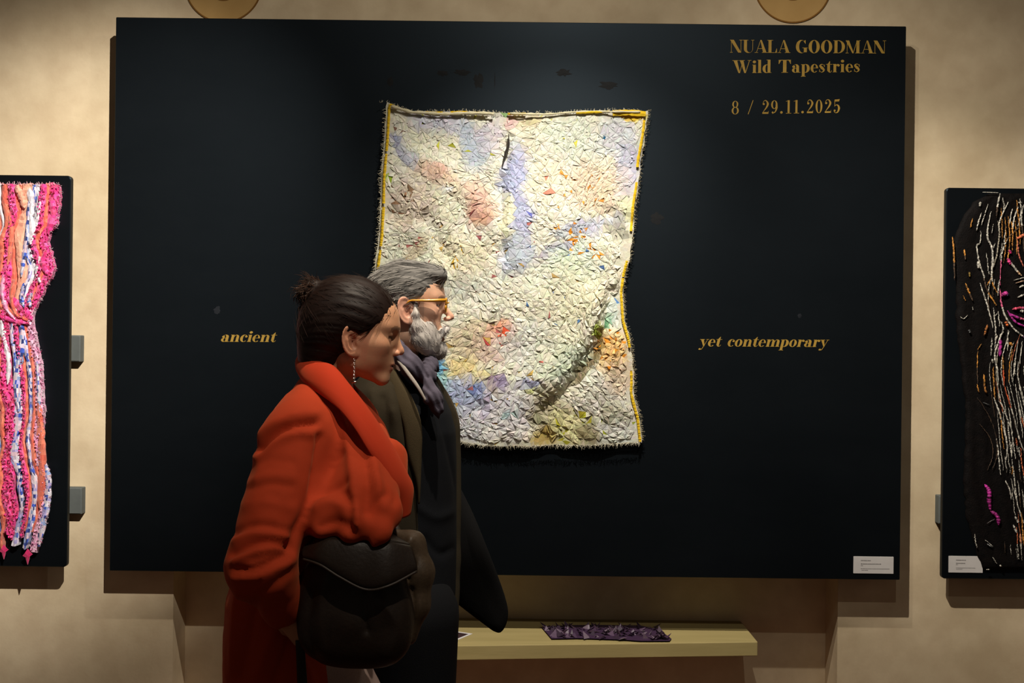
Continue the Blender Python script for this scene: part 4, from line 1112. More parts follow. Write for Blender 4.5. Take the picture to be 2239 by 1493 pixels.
M_PURPLE = vc_mat('purple_cloth', rough=0.45, spec=0.4, bump=0.3, bump_scale=200, var=0.2)
rg = np.random.default_rng(31)
base_pts = [(1184, 1370), (1210, 1368), (1260, 1366), (1320, 1366), (1400, 1367), (1440, 1375), (1468, 1396), (1464, 1401), (1400, 1401), (1372, 1399), (1358, 1398), (1298, 1396), (1262, 1395), (1206, 1396)]
ctr = on_shelf(1325, 1384)
pt = empty('purple_textile', tuple(on_shelf(1325, 1384)))
tag(pt, 'small crumpled purple textile of pointed folds lying on the pale wooden shelf', 'textile')
top = [on_shelf(*p, lift=0.006) for p in base_pts]; bot = [on_shelf(*p, lift=0.0005) for p in base_pts]; n = len(top)
obj('base_cloth', top + bot, [tuple(range(n))[::-1], tuple(range(n, 2 * n))] + [(k, (k + 1) % n, (k + 1) % n + n, k + n) for k in range(n)], M_PURPLE, pt, cols=[s2l((70, 48, 74))] * (n + 2))
for k in range(150):
    fx = rg.uniform(1192, 1456); lo = np.interp(fx, [1184, 1206, 1440, 1468], [1372, 1394, 1399, 1399]); hi = np.interp(fx, [1184, 1430, 1468], [1369, 1369, 1395])
    yy = rg.uniform(hi, lo); p = on_shelf(fx, yy, 0.006)
    L = rg.uniform(0.012, 0.030); th = rg.choice([0.3, 2.6, 3.6, 5.6, 1.2]) + rg.normal() * 0.4; w = L * rg.uniform(0.35, 0.7)
    dx, dy = math.cos(th), math.sin(th); h = rg.uniform(0.004, 0.024)
    a = p + np.array((-dy * w, dx * w, 0)); b = p + np.array((dy * w, -dx * w, 0)); c = p + np.array((dx * L, dy * L, h)); m = p + np.array((dx * L * .5, dy * L * .5, h * .2))
    cc = np.array(((78, 56, 80), (100, 78, 100), (58, 41, 58), (122, 104, 118), (72, 52, 66))[rg.integers(5)], float)
    obj('pointed_fold', (a, b, c, m), FF, M_PURPLE, pt, cols=[s2l(cc)] * 4)
# leaflet half hidden behind the man
M_PAPER = new_mat('white_paper', lin(226, 222, 220), 0.6, 0.3)
M_PHOTO = noise_mat('dark_print', lin(52, 38, 40), lin(74, 54, 58), 40, 0.35, 0.4)
q = [on_shelf(1033, 1386), on_shelf(985, 1406), on_shelf(935, 1396), on_shelf(985, 1379)]
lf = empty('leaflet', tuple(sum(q) / 4))
tag(lf, 'dark printed leaflet with a white border lying on the shelf behind the bearded man', 'leaflet')
up = np.array((0, 0, 0.0016)); dn = np.array((0, 0, 0.0003)); mid = sum(q) / 4
mb = MB(); mb.hexa([p + dn for p in q[::-1]] + [p + up for p in q[::-1]]); mb.build('sheet', M_PAPER, lf)
mb = MB(); qq = [mid + (p - mid) * 0.82 for p in q]; mb.add([p + up * 1.2 for p in qq[::-1]], [(0, 1, 2, 3)]); tag(mb.build('picture', M_PHOTO, lf), 'dark printed picture')

# ------------------------------------------------------------------ sculpting: signed distance fields turned into meshes
def smin(a, b, k):
    h = np.clip(0.5 + 0.5 * (b - a) / k, 0, 1)
    return b * (1 - h) + a * h - k * h * (1 - h)
def smax(a, b, k): return -smin(-a, -b, k)
def ellipsoid(p, c, r):
    q = (p - np.asarray(c, np.float32)) / np.asarray(r, np.float32)
    k0 = np.sqrt((q * q).sum(1)) + 1e-9
    q2 = q / np.asarray(r, np.float32)
    return k0 * (k0 - 1) / (np.sqrt((q2 * q2).sum(1)) + 1e-9)
def cone(p, a, b, ra, rb):
    a = np.asarray(a, np.float32); b = np.asarray(b, np.float32)
    ab = b - a
    t = np.clip(((p - a) @ ab) / (ab @ ab + 1e-12), 0, 1)
    q = p - a - t[:, None] * ab
    return np.sqrt((q * q).sum(1)) - (ra + (rb - ra) * t)
def chain(p, pts, rads, k=0.01):
    d = None
    for i in range(len(pts) - 1):
        e = cone(p, pts[i], pts[i + 1], rads[i], rads[i + 1])
        d = e if d is None else smin(d, e, k)
    return d


def axis(lo, hi, coarse, bands=()):
    """grid coordinates with finer spacing inside the bands (lo, hi, step)"""
    out = [lo]
    while out[-1] < hi:
        h = coarse
        for a, b, s in bands:
            if a - coarse < out[-1] < b: h = min(h, s)
        out.append(out[-1] + h)
    return np.array(out, np.float32)


def sculpt(f, xs, ys, zs, s=6):
    """naive surface nets on a rectilinear grid; evaluates f only near the surface"""
    def pad(a):
        n = (-(len(a) - 1)) % s
        return np.concatenate((a, a[-1] + (a[-1] - a[-2]) * np.arange(1, n + 1))) if n else a
    xs, ys, zs = pad(xs), pad(ys), pad(zs)
    nx, ny, nz = len(xs), len(ys), len(zs)
    cx, cy, cz = xs[::s], ys[::s], zs[::s]
    g = np.stack(np.meshgrid(cx, cy, cz, indexing='ij'), -1).reshape(-1, 3)
    cv = f(g).reshape(len(cx), len(cy), len(cz))
    diag = np.sqrt((np.diff(cx)[:, None, None]) ** 2 + (np.diff(cy)[None, :, None]) ** 2 + (np.diff(cz)[None, None, :]) ** 2)
    mn = np.full(diag.shape, 1e9); sg = np.zeros(diag.shape)
    for a in (0, 1):
        for b in (0, 1):
            for c in (0, 1):
                w = cv[a:len(cx) - 1 + a, b:len(cy) - 1 + b, c:len(cz) - 1 + c]
                mn = np.minimum(mn, np.abs(w)); sg += np.sign(w)
    act = (mn < 1.1 * diag) | (np.abs(sg) < 8)
    vals = np.ones((nx, ny, nz), np.float32)
    neg = np.repeat(np.repeat(np.repeat(sg < 0, s, 0), s, 1), s, 2)
    vals[:nx - 1, :ny - 1, :nz - 1][neg] = -1
    m = np.zeros((nx, ny, nz), bool)
    am = np.repeat(np.repeat(np.repeat(act, s, 0), s, 1), s, 2)
    for a in (0, 1):
        for b in (0, 1):
            for c in (0, 1):
                m[a:nx - 1 + a, b:ny - 1 + b, c:nz - 1 + c] |= am
    ii, jj, kk = np.nonzero(m)
    out = np.empty(len(ii), np.float32); step = 400000
    for q in range(0, len(ii), step):
        e = slice(q, q + step)
        out[e] = f(np.stack((xs[ii[e]], ys[jj[e]], zs[kk[e]]), 1))
    vals[ii, jj, kk] = out
    ins = vals < 0
    c8 = [ins[a:nx - 1 + a, b:ny - 1 + b, c:nz - 1 + c] for a in (0, 1) for b in (0, 1) for c in (0, 1)]
    cnt = sum(c.astype(np.int8) for c in c8)
    cell = (cnt > 0) & (cnt < 8)
    I, J, K = np.nonzero(cell)
    idx = np.full(cell.shape, -1, np.int64); idx[I, J, K] = np.arange(len(I))
    acc = np.zeros((len(I), 3)); num = np.zeros(len(I))
    offs = [(a, b, c) for a in (0, 1) for b in (0, 1) for c in (0, 1)]
    for o1 in offs:
        for ax in range(3):
            if o1[ax]: continue
            o2 = list(o1); o2[ax] = 1
            v1 = vals[I + o1[0], J + o1[1], K + o1[2]]; v2 = vals[I + o2[0], J + o2[1], K + o2[2]]
            x = (v1 < 0) != (v2 < 0)
            t = np.where(x, v1 / (v1 - v2 + 1e-20), 0)
            p1 = np.stack((xs[I + o1[0]], ys[J + o1[1]], zs[K + o1[2]]), 1); p2 = np.stack((xs[I + o2[0]], ys[J + o2[1]], zs[K + o2[2]]), 1)
            acc += np.where(x[:, None], p1 + (p2 - p1) * t[:, None], 0); num += x
    V = acc / num[:, None]
    quads = []
    for ax in range(3):
        sl1 = [slice(None)] * 3; sl2 = [slice(None)] * 3
        sl1[ax] = slice(0, -1); sl2[ax] = slice(1, None)
        a, b = ins[tuple(sl1)], ins[tuple(sl2)]
        E = np.argwhere(a != b)
        fl = a[E[:, 0], E[:, 1], E[:, 2]]
        u, v = [(1, 2), (2, 0), (0, 1)][ax]
        ok = (E[:, u] > 0) & (E[:, v] > 0) & (E[:, u] < vals.shape[u] - 1) & (E[:, v] < vals.shape[v] - 1)
        E, fl = E[ok], fl[ok]
        def c(du, dv):
            q = E.copy(); q[:, u] -= du; q[:, v] -= dv
            return idx[q[:, 0], q[:, 1], q[:, 2]]
        Q4 = np.stack((c(1, 1), c(0, 1), c(0, 0), c(1, 0)), 1)
        Q4[~fl] = Q4[~fl][:, ::-1]
        quads.append(Q4)
    Fq = np.vstack(quads)
    return V, Fq[(Fq >= 0).all(1)]


def vnormals(V, F):
    n = np.cross(V[F[:, 2]] - V[F[:, 0]], V[F[:, 3]] - V[F[:, 1]])
    N = np.zeros_like(V)
    for k in range(4): np.add.at(N, F[:, k], n)
    return N / (np.linalg.norm(N, axis=1, keepdims=True) + 1e-12)


def relax(V, F, it=2, lam=0.5):
    for _ in range(it):
        acc = np.zeros_like(V); num = np.zeros(len(V))
        for a, b in ((0, 1), (1, 2), (2, 3), (3, 0)):
            np.add.at(acc, F[:, a], V[F[:, b]]); np.add.at(acc, F[:, b], V[F[:, a]])
            np.add.at(num, F[:, a], 1); np.add.at(num, F[:, b], 1)
        V = V + lam * (acc / np.maximum(num, 1)[:, None] - V)
    return V


def to_px(V):
    """pixel at which a point shows, used to lay folds along the lines where the cloth creases"""
    d = V[:, 1] + CAM_D
    xu, yu = V[:, 0] * FPX / d, (CAM_Z - V[:, 2]) * FPX / d
    return cr * xu - sr * yu + 1119.5, sr * xu + cr * yu + 746.5


def fast_obj(name, V, F, mat, parent, vcols=None):
    p = np.zeros(3); q = parent
    while q is not None:
        p += np.array(q.location); q = q.parent
    me = bpy.data.meshes.new(name)
    F = np.asarray(F); n = F.shape[1]
    me.vertices.add(len(V)); me.vertices.foreach_set('co', (V - p).astype(np.float32).ravel())
    me.loops.add(F.size); me.loops.foreach_set('vertex_index', F.astype(np.int32).ravel())
    me.polygons.add(len(F)); me.polygons.foreach_set('loop_start', np.arange(0, F.size, n, dtype=np.int32)); me.polygons.foreach_set('loop_total', np.full(len(F), n, np.int32))
    me.polygons.foreach_set('use_smooth', np.ones(len(F), bool))
    if vcols is not None:
        ca = me.color_attributes.new('Col', 'FLOAT_COLOR', 'POINT')
        arr = np.ones((len(V), 4), np.float32); arr[:, :3] = vcols
        ca.data.foreach_set('color', arr.ravel())
    me.update(); me.validate()
    me.materials.append(mat)
    o = bpy.data.objects.new(name, me); C.objects.link(o); o.parent = parent
    return o


def folds(V, N, items, back=0.15):
    """push cloth in or out along crease lines: (polyline, amplitude in metres, half width in pixels)"""
    px, py = to_px(V)
    face = np.clip(-N[:, 1] * 2 + back, 0, 1)
    d = np.zeros(len(V))
    for poly, amp, w in items:
        P = catmull(poly, 5) if len(poly) > 2 else np.array(poly, float)
        sel = np.nonzero((px > P[:, 0].min() - 4 * w) & (px < P[:, 0].max() + 4 * w) & (py > P[:, 1].min() - 4 * w) & (py < P[:, 1].max() + 4 * w))[0]
        if not len(sel): continue
        dd = dist_poly(px[sel], py[sel], P)
        d[sel] += amp * np.exp(-(dd / w) ** 1.5)
    return V + N * (d * face)[:, None]


def frame(yaw, pitch, roll=0.0):
    """columns: forward, left, up; the person walks towards +X, yaw turns to the wall, pitch bows the head"""
    cy, sy = math.cos(math.radians(yaw)), math.sin(math.radians(yaw))
    cp, sp = math.cos(math.radians(pitch)), math.sin(math.radians(pitch))
    f = np.array((cy * cp, sy * cp, -sp)); l = np.array((-sy, cy, 0)); u = np.cross(f, l)
    if roll:
        c_, s_ = math.cos(math.radians(roll)), math.sin(math.radians(roll))
        l, u = c_ * l + s_ * u, -s_ * l + c_ * u
    return np.stack((f, l, u), 1)


def head_sdf(q, h):
    """q in head space (forward, left, up; origin between the ears)"""
    m = np.stack((q[:, 0], np.abs(q[:, 1]), q[:, 2]), 1)     # mirror
    ez, nz, mz, cz = h['eye_z'], h['nose_z'], h['mouth_z'], h['chin_z']
    nx, mx, cx = h['nose_x'], h['mouth_x'], h['chin_x']
    d = ellipsoid(m, (-.004, 0, .045), (.090, h['half'], .081))
    d = smin(d, ellipsoid(m, (.033, 0, .048), (.057, .062, .062)), .03)
    d = smin(d, ellipsoid(m, (.033, 0, (ez + mz) / 2), (.052, .056, .062)), .03)
    d = smin(d, cone(m, (.0, .050, mz - .002), (cx - .016, .018, cz + .013), .016, .013), .026)
    d = smin(d, ellipsoid(m, (cx - .012, 0, cz + .013), (.015, .019, .014)), .016)
    d = smin(d, ellipsoid(m, (mx - .022, 0, mz + .004), (.022, .028, .024)), .018)
    d = smin(d, ellipsoid(m, (.043, .034, mz + .022), (.032, .028, .036)), .024)
    d = smin(d, ellipsoid(m, (.052, .046, ez - .020), (.022, .016, .014)), .02)
    d = smin(d, cone(m, (.083, 0.008, ez + .019), (.066, .045, ez + .020), .010, .009), .014)
    d = smax(d, -ellipsoid(m, (.094, .031, ez - .001), (.017, .016, .011)), .012)
    d = smin(d, ellipsoid(m, (.0705, .031, ez), (.0125, .0125, .0125)), .002)
    d = smin(d, ellipsoid(m, (.0715, .031, ez + h['lid']), (.0135, .0155, .0092)), .003)
    d = smin(d, ellipsoid(m, (.0700, .031, ez - .003 - h['lid']), (.0130, .0150, .0062)), .004)
    d = smin(d, cone(m, (.087, 0, ez + .004), (nx - .012, 0, nz + .010), .0075, .0085), .012)
    d = smin(d, ellipsoid(m, (nx - .0095, 0, nz + .004), (.0095, .0082, .0078)), .006)
    d = smin(d, ellipsoid(m, (nx - .019, .0105, nz - .001), (.0100, .0058, .0060)), .005)
    d = smax(d, -ellipsoid(m, (nx - .015, .006, nz - .0085), (.006, .0032, .004)), .002)
    d = smin(d, ellipsoid(m, (mx - .007, 0, mz + .0048), (.0085, .021, .0048)), .004)
    d = smin(d, ellipsoid(m, (mx - .009, 0, mz - .0062), (.0085, .018, .0056)), .004)
    d = smax(d, -ellipsoid(m, (mx + .001, 0, mz - .0004), (.010, .023, .0011)), .0018)
    # ear: plate, hollow, rim
    es = h['ear']
    e = np.stack(((m[:, 0] + .006 - h['ear_x']) / es, (m[:, 1] - .0735 - np.clip(-(m[:, 0] - h['ear_x']), -.01, .03) * .45 + (.0725 - h['half'])) / es, (m[:, 2] - h['ear_z']) / es), 1)
    e = np.stack((e[:, 0] * .97 + e[:, 2] * .24, e[:, 1], e[:, 2] * .97 - e[:, 0] * .24), 1)
    rr = np.sqrt((e[:, 0] / .0165) ** 2 + ((e[:, 2] - .002) / .029) ** 2) + 1e-9
    plate = ellipsoid(e, (0, 0, 0), (.0165, .0055, .030))
    plate = smax(plate, -ellipsoid(e, (.0035, .0055, -.002), (.0095, .0085, .0150)), .002)
    plate = smax(plate, -ellipsoid(e, (-.001, .0060, .0125), (.0095, .0062, .0090)), .002)
    rim = np.sqrt(((rr - 1) * .0185) ** 2 + (e[:, 1] - .002) ** 2) - .0030
    rim = np.where((e[:, 0] > .008) & (e[:, 2] < .004), .02, rim)
    lobe = ellipsoid(e, (.006, 0, -.026), (.0075, .0045, .008))
    anti = np.sqrt(((np.sqrt(((e[:, 0] - .001) / .0100) ** 2 + ((e[:, 2] + .001) / .0185) ** 2) - 1) * .012) ** 2 + (e[:, 1] - .0015) ** 2) - .0022
    anti = np.where(e[:, 0] > .004, .02, anti)
    trag = ellipsoid(e, (.0125, .001, -.004), (.004, .004, .007))
    ear = smin(smin(smin(smin(plate, rim, .0025), lobe, .005), anti, .002), trag, .003) * es
    ear = smin(ear, cone(m, (.008 + h['ear_x'], h['half'] - .012, h['ear_z'] + .008), (.004 + h['ear_x'], h['half'] - .012, h['ear_z'] - .014), .010, .009), .006)
    return smin(d, ear, .004)


def hand_points(wrist, direction, palm_n, size=1.0, curl=0.55, thumb_side=1):
    """list of (points, radii) chains: palm rows, four fingers, thumb. palm_n: unit vector out of the palm"""
    f = np.asarray(direction, float); f /= np.linalg.norm(f)
    n = np.asarray(palm_n, float); n -= f * (n @ f); n /= np.linalg.norm(n)
    s = np.cross(f, n) * thumb_side       # towards the thumb
    w = np.asarray(wrist, float); out = []
    K = []
    for i, off in enumerate((.028, .010, -.009, -.026)):
        k = w + (f * (.082 - .003 * abs(i - 1.2)) + s * off) * size
        K.append(k)
        out.append(([w + (f * .012 + s * off * .55) * size, k], [.0135 * size, .0110 * size]))
        L = [(.040, .026, .020), (.045, .029, .021), (.042, .027, .021), (.033, .021, .018)][i]
        P = [k]; a = 0.18
        for j, l in enumerate(L):
            a += curl * (0.75 + 0.2 * j)
            P.append(P[-1] + (f * math.cos(a) + n * math.sin(a) + s * off * 0.8) * l * size)
        out.append((P, [.0092 * size, .0086 * size, .0078 * size, .0064 * size]))
    t0 = w + (f * .020 + s * .024) * size
    t1 = t0 + (f * .030 + s * .026 + n * .012) * size
    t2 = t1 + (f * .027 + s * .010 + n * .014) * size
    t3 = t2 + (f * .022 - s * .002 + n * .012) * size
    out.append(([t0, t1, t2, t3], [.0140 * size, .0105 * size, .0092 * size, .0072 * size]))
    return out


def tube_profile(p, rows, zpad=0.0, k=.02):
    """elliptic trunk given by rows (z, cx, cy, rx, ry) sorted by falling z"""
    R = np.array(rows)[::-1]
    z = p[:, 2]
    v = [np.interp(z, R[:, 0], R[:, i]) for i in range(1, 5)]
    dx, dy = (p[:, 0] - v[0]) / v[2], (p[:, 1] - v[1]) / v[3]
    r = np.sqrt(dx * dx + dy * dy) + 1e-9
    d = (r - 1) * np.minimum(v[2], v[3]) * 0.95
    d = smax(d, z - R[-1, 0], k)
    return smax(d, R[0, 0] - z, .006)


def rows_px(items, d):
    """(pixel y, left px, right px, depth shift, half depth) -> trunk rows"""
    out = []
    for y, xl, xr, dd, ry in items:
        a, b = W(xl, y, d + dd), W(xr, y, d + dd)
        out.append(((a[2] + b[2]) / 2, (a[0] + b[0]) / 2, a[1], (b[0] - a[0]) / 2, ry))
    return out


def body_sdf(q3, P, hd, org, M):
    """whole figure under the clothes: q3 world points; P joints"""
    d = np.full(len(q3), 1e3, np.float32)
    sel = np.nonzero(q3[:, 2] > org[2] - .24)[0]
    if len(sel):
        loc = (q3[sel] - org.astype(np.float32)) @ M.astype(np.float32)
        d[sel] = head_sdf(loc, hd)
    d = smin(d, chain(q3, P['neck'], P['neck_r'], .02), .022)
    d = smin(d, chain(q3, P['spine'], P['spine_r'], .06), .03)
    d = smin(d, chain(q3, P['shoulders'], P['shoulders_r'], .03), .04)
    for a in P['arms']: d = smin(d, chain(q3, a[0], a[1], .012), .02)
    for a in P['legs']: d = smin(d, chain(q3, a[0], a[1], .02), .03)
    for hnd in P['hands']:
        lo = np.min([np.min(c[0], axis=0) for c in hnd], axis=0) - .06; hi = np.max([np.max(c[0], axis=0) for c in hnd], axis=0) + .06
        sel = np.nonzero(((q3 > lo) & (q3 < hi)).all(1))[0]
        if len(sel):
            h = None
            for j, (pts, rd) in enumerate(hnd):
                e = chain(q3[sel], pts, rd, .003)
                h = e if h is None else smin(h, e, .0025 if j % 2 or j == 8 else .010)
            d[sel] = smin(d[sel], h, .008)
    return d


def strands(mb, V, N, idx, dirf, ln, rad, colf, rg, lift=0.3, seg=3):
    for i in idx:
        p = V[i]; n = N[i]; t = dirf(p, n)
        t = t - n * (t @ n); t /= np.linalg.norm(t) + 1e-9
        l = ln * (0.6 + 0.8 * rg.random())
        P = [p - n * .001, p + t * l * .5 + n * l * lift * (0.4 + rg.random()) * .5, p + t * l + n * l * lift * (rg.random() - .2)]
        mb.tube(P, [rad, rad * .8, rad * .15], seg, colf(), cap=False)


M_SKIN = vc_mat('skin', rough=0.48, spec=0.35, bump=0.10, bump_scale=500, var=0.05, sss=0.15)
M_HAIR = vc_mat('hair', rough=0.55, spec=0.22, bump=0.15, bump_scale=600, var=0.10)
M_EYE = vc_mat('eye', rough=0.12, spec=0.5, var=0.02)
M_COAT = vc_mat('red_coat_cloth', rough=0.85, spec=0.10, bump=0.06, bump_scale=900, var=0.08, sheen=0.12)
M_COAT.node_tree.nodes['Principled BSDF'].inputs['Sheen Tint'].default_value = (1.0, 0.45, 0.2, 1)
M_DARKWOOL = vc_mat('dark_wool', rough=0.9, spec=0.12, bump=0.25, bump_scale=500, var=0.14)
M_LEATHER = vc_mat('brown_leather', rough=0.5, spec=0.35, bump=0.25, bump_scale=160, var=0.18)
M_METAL = new_mat('silver', lin(205, 200, 196), 0.25, 0.5, 1.0)
M_AMBER = new_mat('amber_acetate', lin(214, 150, 42), 0.25, 0.5)
M_AMBER.node_tree.nodes['Principled BSDF'].inputs['Coat Weight'].default_value = 0.4
M_LENS = new_mat('lens_glass', (1, 1, 1, 1), 0.0, 0.5)
M_LENS.node_tree.nodes['Principled BSDF'].inputs['Transmission Weight'].default_value = 1.0
M_LENS.node_tree.nodes['Principled BSDF'].inputs['IOR'].default_value = 1.1


def eye_parts(person, org, M, hd, iris):
    for s in (1, -1):
        ctr = np.array((.0705, s * .031, hd['eye_z'])); r = .0127
        V, F, CC = [], [], []
        n, m = 16, 10
        for i in range(m + 1):
            a = math.pi * i / m
            for k in range(n):
                b = 2 * math.pi * k / n
                V.append(org + M @ (ctr + r * np.array((math.cos(a), math.sin(a) * math.cos(b), math.sin(a) * math.sin(b)))))
                CC.append((.004, .004, .004) if a < .22 else iris if a < .5 else (.55, .50, .46))
        for i in range(m):
            for k in range(n): F.append((i * n + k, i * n + (k + 1) % n, (i + 1) * n + (k + 1) % n, (i + 1) * n + k))
        obj('eye', V, F, M_EYE, person, vcols=CC, smooth=True)


def skin_colour(V, org, M, hd, base, lips, blush):
    q = (V - org) @ M
    col = np.tile(np.array(base), (len(V), 1))
    def mixc(w, c):
        nonlocal col
        w = np.clip(w, 0, 1)[:, None]; col = col * (1 - w) + np.array(c) * w
    ay = np.abs(q[:, 1])
    mixc(.55 * np.exp(-((q[:, 0] - hd['nose_x'] + .012) / .016) ** 2 - ((q[:, 2] - hd['nose_z']) / .014) ** 2 - (ay / .02) ** 2), blush)
    mixc(.45 * np.exp(-((q[:, 0] - .06) / .03) ** 2 - ((q[:, 2] - hd['nose_z'] - .004) / .022) ** 2 - ((ay - .045) / .022) ** 2), blush)
    mixc(.45 * ((ay > hd['half'] - .006) & (np.abs(q[:, 2] - hd['ear_z']) < .036) & (np.abs(q[:, 0] - hd['ear_x']) < .03)), blush)
    sb = (q[:, 0] > .008) & (q[:, 0] < .045) & (q[:, 2] < .040) & (q[:, 2] > -.06) & (ay > .05)
    mixc(.40 * sb * (hd['half'] > .072), (.20, .16, .14))
    mixc(.5 * np.exp(-((q[:, 0] + .004 - hd['ear_x']) / .009) ** 2 - ((q[:, 2] - hd['ear_z'] - .002) / .016) ** 2 - ((ay - hd['half'] - .001) / .006) ** 2), (.22, .05, .03))
    lip = (q[:, 0] > hd['mouth_x'] - .012) & (ay < .021 - 40 * np.abs(q[:, 2] - hd['mouth_z']) ** 1.5 * 0) & (np.abs(q[:, 2] - hd['mouth_z'] + .0008) < .0098 * np.sqrt(np.clip(1 - (ay / .022) ** 2, 0, 1)))
    mixc(.75 * lip, lips)
    # eyebrows and lashes are hair of their own colour
    bz = hd['eye_z'] + .021 - 10 * np.clip(ay - .034, 0, 1) ** 2 * 3
    brow = (q[:, 0] > .055) & (ay > .012) & (ay < .048) & (np.abs(q[:, 2] - bz) < .0036)
    mixc(.55 * brow, hd['brow_col'])
    lash = (q[:, 0] > .070) & (ay > .018) & (ay < .046) & (np.abs(q[:, 2] - hd['eye_z'] + .001) < .0028)
    mixc(.8 * lash, hd['brow_col'])
    return col


def shoe(name, heel, toe_dir, mat, person, L=0.26):
    f = np.array((toe_dir[0], toe_dir[1], 0.)); f /= np.linalg.norm(f); l = np.array((-f[1], f[0], 0))
    prof = [(0, .030, .075), (.15, .036, .082), (.4, .036, .070), (.65, .046, .050), (.85, .044, .040), (1.0, .022, .026)]
    V, F = [], []; n = 12
    for t, w, h in prof:
        for k in range(n):
            a = 2 * math.pi * k / n
            z = max(0.0, h * (0.5 + 0.5 * math.sin(a))) if math.sin(a) > -.5 else 0.0
            V.append(np.asarray(heel) + f * t * L + l * w * math.cos(a) + np.array((0, 0, z)))
    for i in range(len(prof) - 1):
        for k in range(n): F.append((i * n + k, i * n + (k + 1) % n, (i + 1) * n + (k + 1) % n, (i + 1) * n + k))
    F += [tuple(range(n))[::-1], tuple((len(prof) - 1) * n + k for k in range(n))]
    obj(name, V, F, mat, person, smooth=True)


def sheet(name, left, right, mat, person, col, thick=0.010, bulge=0.0, n=40, m=10, normal=(0, -1, 0), roll=0.0):
    """band of cloth between two 3-D edge curves, with thickness; bulge lifts its middle, roll its second edge"""
    A = catmull(left, 8); B = catmull(right, 8)
    u_ = np.linspace(0, 1, n + 1)
    A = np.stack([np.interp(u_, np.linspace(0, 1, len(A)), A[:, k]) for k in range(3)], 1); B = np.stack([np.interp(u_, np.linspace(0, 1, len(B)), B[:, k]) for k in range(3)], 1)
    nv = np.asarray(normal, float)
    top, bot = [], []
    for i in range(n + 1):
        t = A[min(i + 1, n)] - A[max(i - 1, 0)] + B[min(i + 1, n)] - B[max(i - 1, 0)]
        nn = np.cross(t, B[i] - A[i]); nn /= np.linalg.norm(nn) + 1e-9
        if nn @ nv < 0: nn = -nn
        for j in range(m + 1):
            s = j / m
            p = A[i] * (1 - s) + B[i] * s + nn * (bulge * 4 * s * (1 - s) + roll * s * s)
            edge = min(1.0, 6 * min(s, 1 - s) + .25)
            top.append(p + nn * thick * .5 * edge); bot.append(p - nn * thick * .5 * edge)
    V = np.array(top + bot); o = len(top); F = []
    for i in range(n):
        for j in range(m):
            a = i * (m + 1) + j
            F.append((a, a + 1, a + m + 2, a + m + 1)); F.append((a + o, a + m + 1 + o, a + m + 2 + o, a + 1 + o))
    for i in range(n):
        for j in (0, m):
            a = i * (m + 1) + j; b = a + m + 1
            F.append((a, b, b + o, a + o) if j == 0 else (b, a, a + o, b + o))
    for i in (0, n):
        for j in range(m):
            a = i * (m + 1) + j
            F.append((a, a + o, a + 1 + o, a + 1) if i == 0 else (a, a + 1, a + 1 + o, a + o))
    return fast_obj(name, V, np.array(F), mat, person, np.tile(np.array(col)[:3], (len(V), 1)))

# ------------------------------------------------------------------ the woman in the red coat
DW = 2.2
wo = empty('person', (W(640, 1400, DW)[0], W(640, 1400, DW)[1], 0.0))
tag(wo, 'woman in a red-orange coat with dark tied-back hair, walking in front of the bearded man', 'person')
Mw = frame(5, 9)
Ow = W(769, 748, DW)
HW = dict(eye_z=.025, nose_z=-.007, mouth_z=-.036, chin_z=-.079, nose_x=.1145, mouth_x=.097, chin_x=.090, half=.069, ear=1.0, ear_z=.002, ear_x=.010, lid=.0050, brow_col=(.012, .007, .005))
def wl(x, y, z): return Ow + Mw @ np.array((x, y, z))

w_hand = hand_points(W(616, 1338, 1.968), W(664, 1388, 1.985) - W(616, 1338, 1.968), (0.35, 0.75, 0.35), .92, .35, -1)
wr2 = W(752, 1370, 2.355)
w_hand2 = hand_points(wr2, (0.35, 0.1, -0.9), (0, -1, 0), .92, .35, 1)
ft1, ft2 = np.array((W(820, 1400, DW)[0] + .10, W(820, 1400, DW)[1] + .09, 0.)), np.array((W(560, 1400, DW)[0] - .14, W(560, 1400, DW)[1] - .09, 0.))
hipW = W(640, 1385, DW)
PW = dict(
    neck=[wl(-.030, 0, -.030), wl(-.035, 0, -.075), W(724, 866, DW)], neck_r=[.052, .047, .044],
    spine=[W(722, 922, DW), W(700, 1030, DW), W(655, 1190, DW), hipW], spine_r=[.066, .105, .105, .118],
    shoulders=[W(676, 950, 2.06), W(722, 918, DW), W(752, 930, 2.32)], shoulders_r=[.042, .050, .042],
    arms=[([W(655, 938, 2.04), W(565, 1238, 1.905), W(616, 1338, 1.968)], [.048, .040, .026]), ([W(755, 920, 2.33), W(735, 1180, 2.375), wr2], [.048, .038, .026])],
    legs=[([hipW + (0.02, .075, -.02), ft1 + (-.06, 0, .50), ft1 + (-.02, 0, .07), ft1 + (.10, .01, .03)], [.085, .055, .036, .030]),
          ([hipW + (0, -.045, -.02), ft2 + (.07, 0, .50), ft2 + (-.02, 0, .09), ft2 + (.10, -.01, .03)], [.085, .055, .036, .030])],
    hands=[w_hand, w_hand2])
lo = np.array((-.95, -2.10, -.01)); hi = np.array((.12, -1.20, 1.70))
xs = axis(-.98, .12, .008, [(Ow[0] - .115, Ow[0] + .135, .0022), (w_hand[0][0][0][0] - .03, w_hand[0][0][0][0] + .13, .004)])
ys = axis(-2.08, -1.22, .008, [(Ow[1] - .095, Ow[1] + .095, .0024), (w_hand[0][0][0][1] - .06, w_hand[0][0][0][1] + .10, .004)])
zs = axis(-.012, 1.70, .010, [(Ow[2] - .13, Ow[2] + .135, .0021), (.70, .96, .004)])
V, F = sculpt(lambda q: body_sdf(q, PW, HW, Ow, Mw), xs, ys, zs)
col = skin_colour(V, Ow, Mw, HW, (.58, .30, .175), (.46, .14, .10), (.60, .24, .15))
fast_obj('body', V, F, M_SKIN, wo, col)
eye_parts(wo, Ow, Mw, HW, (.05, .025, .012))

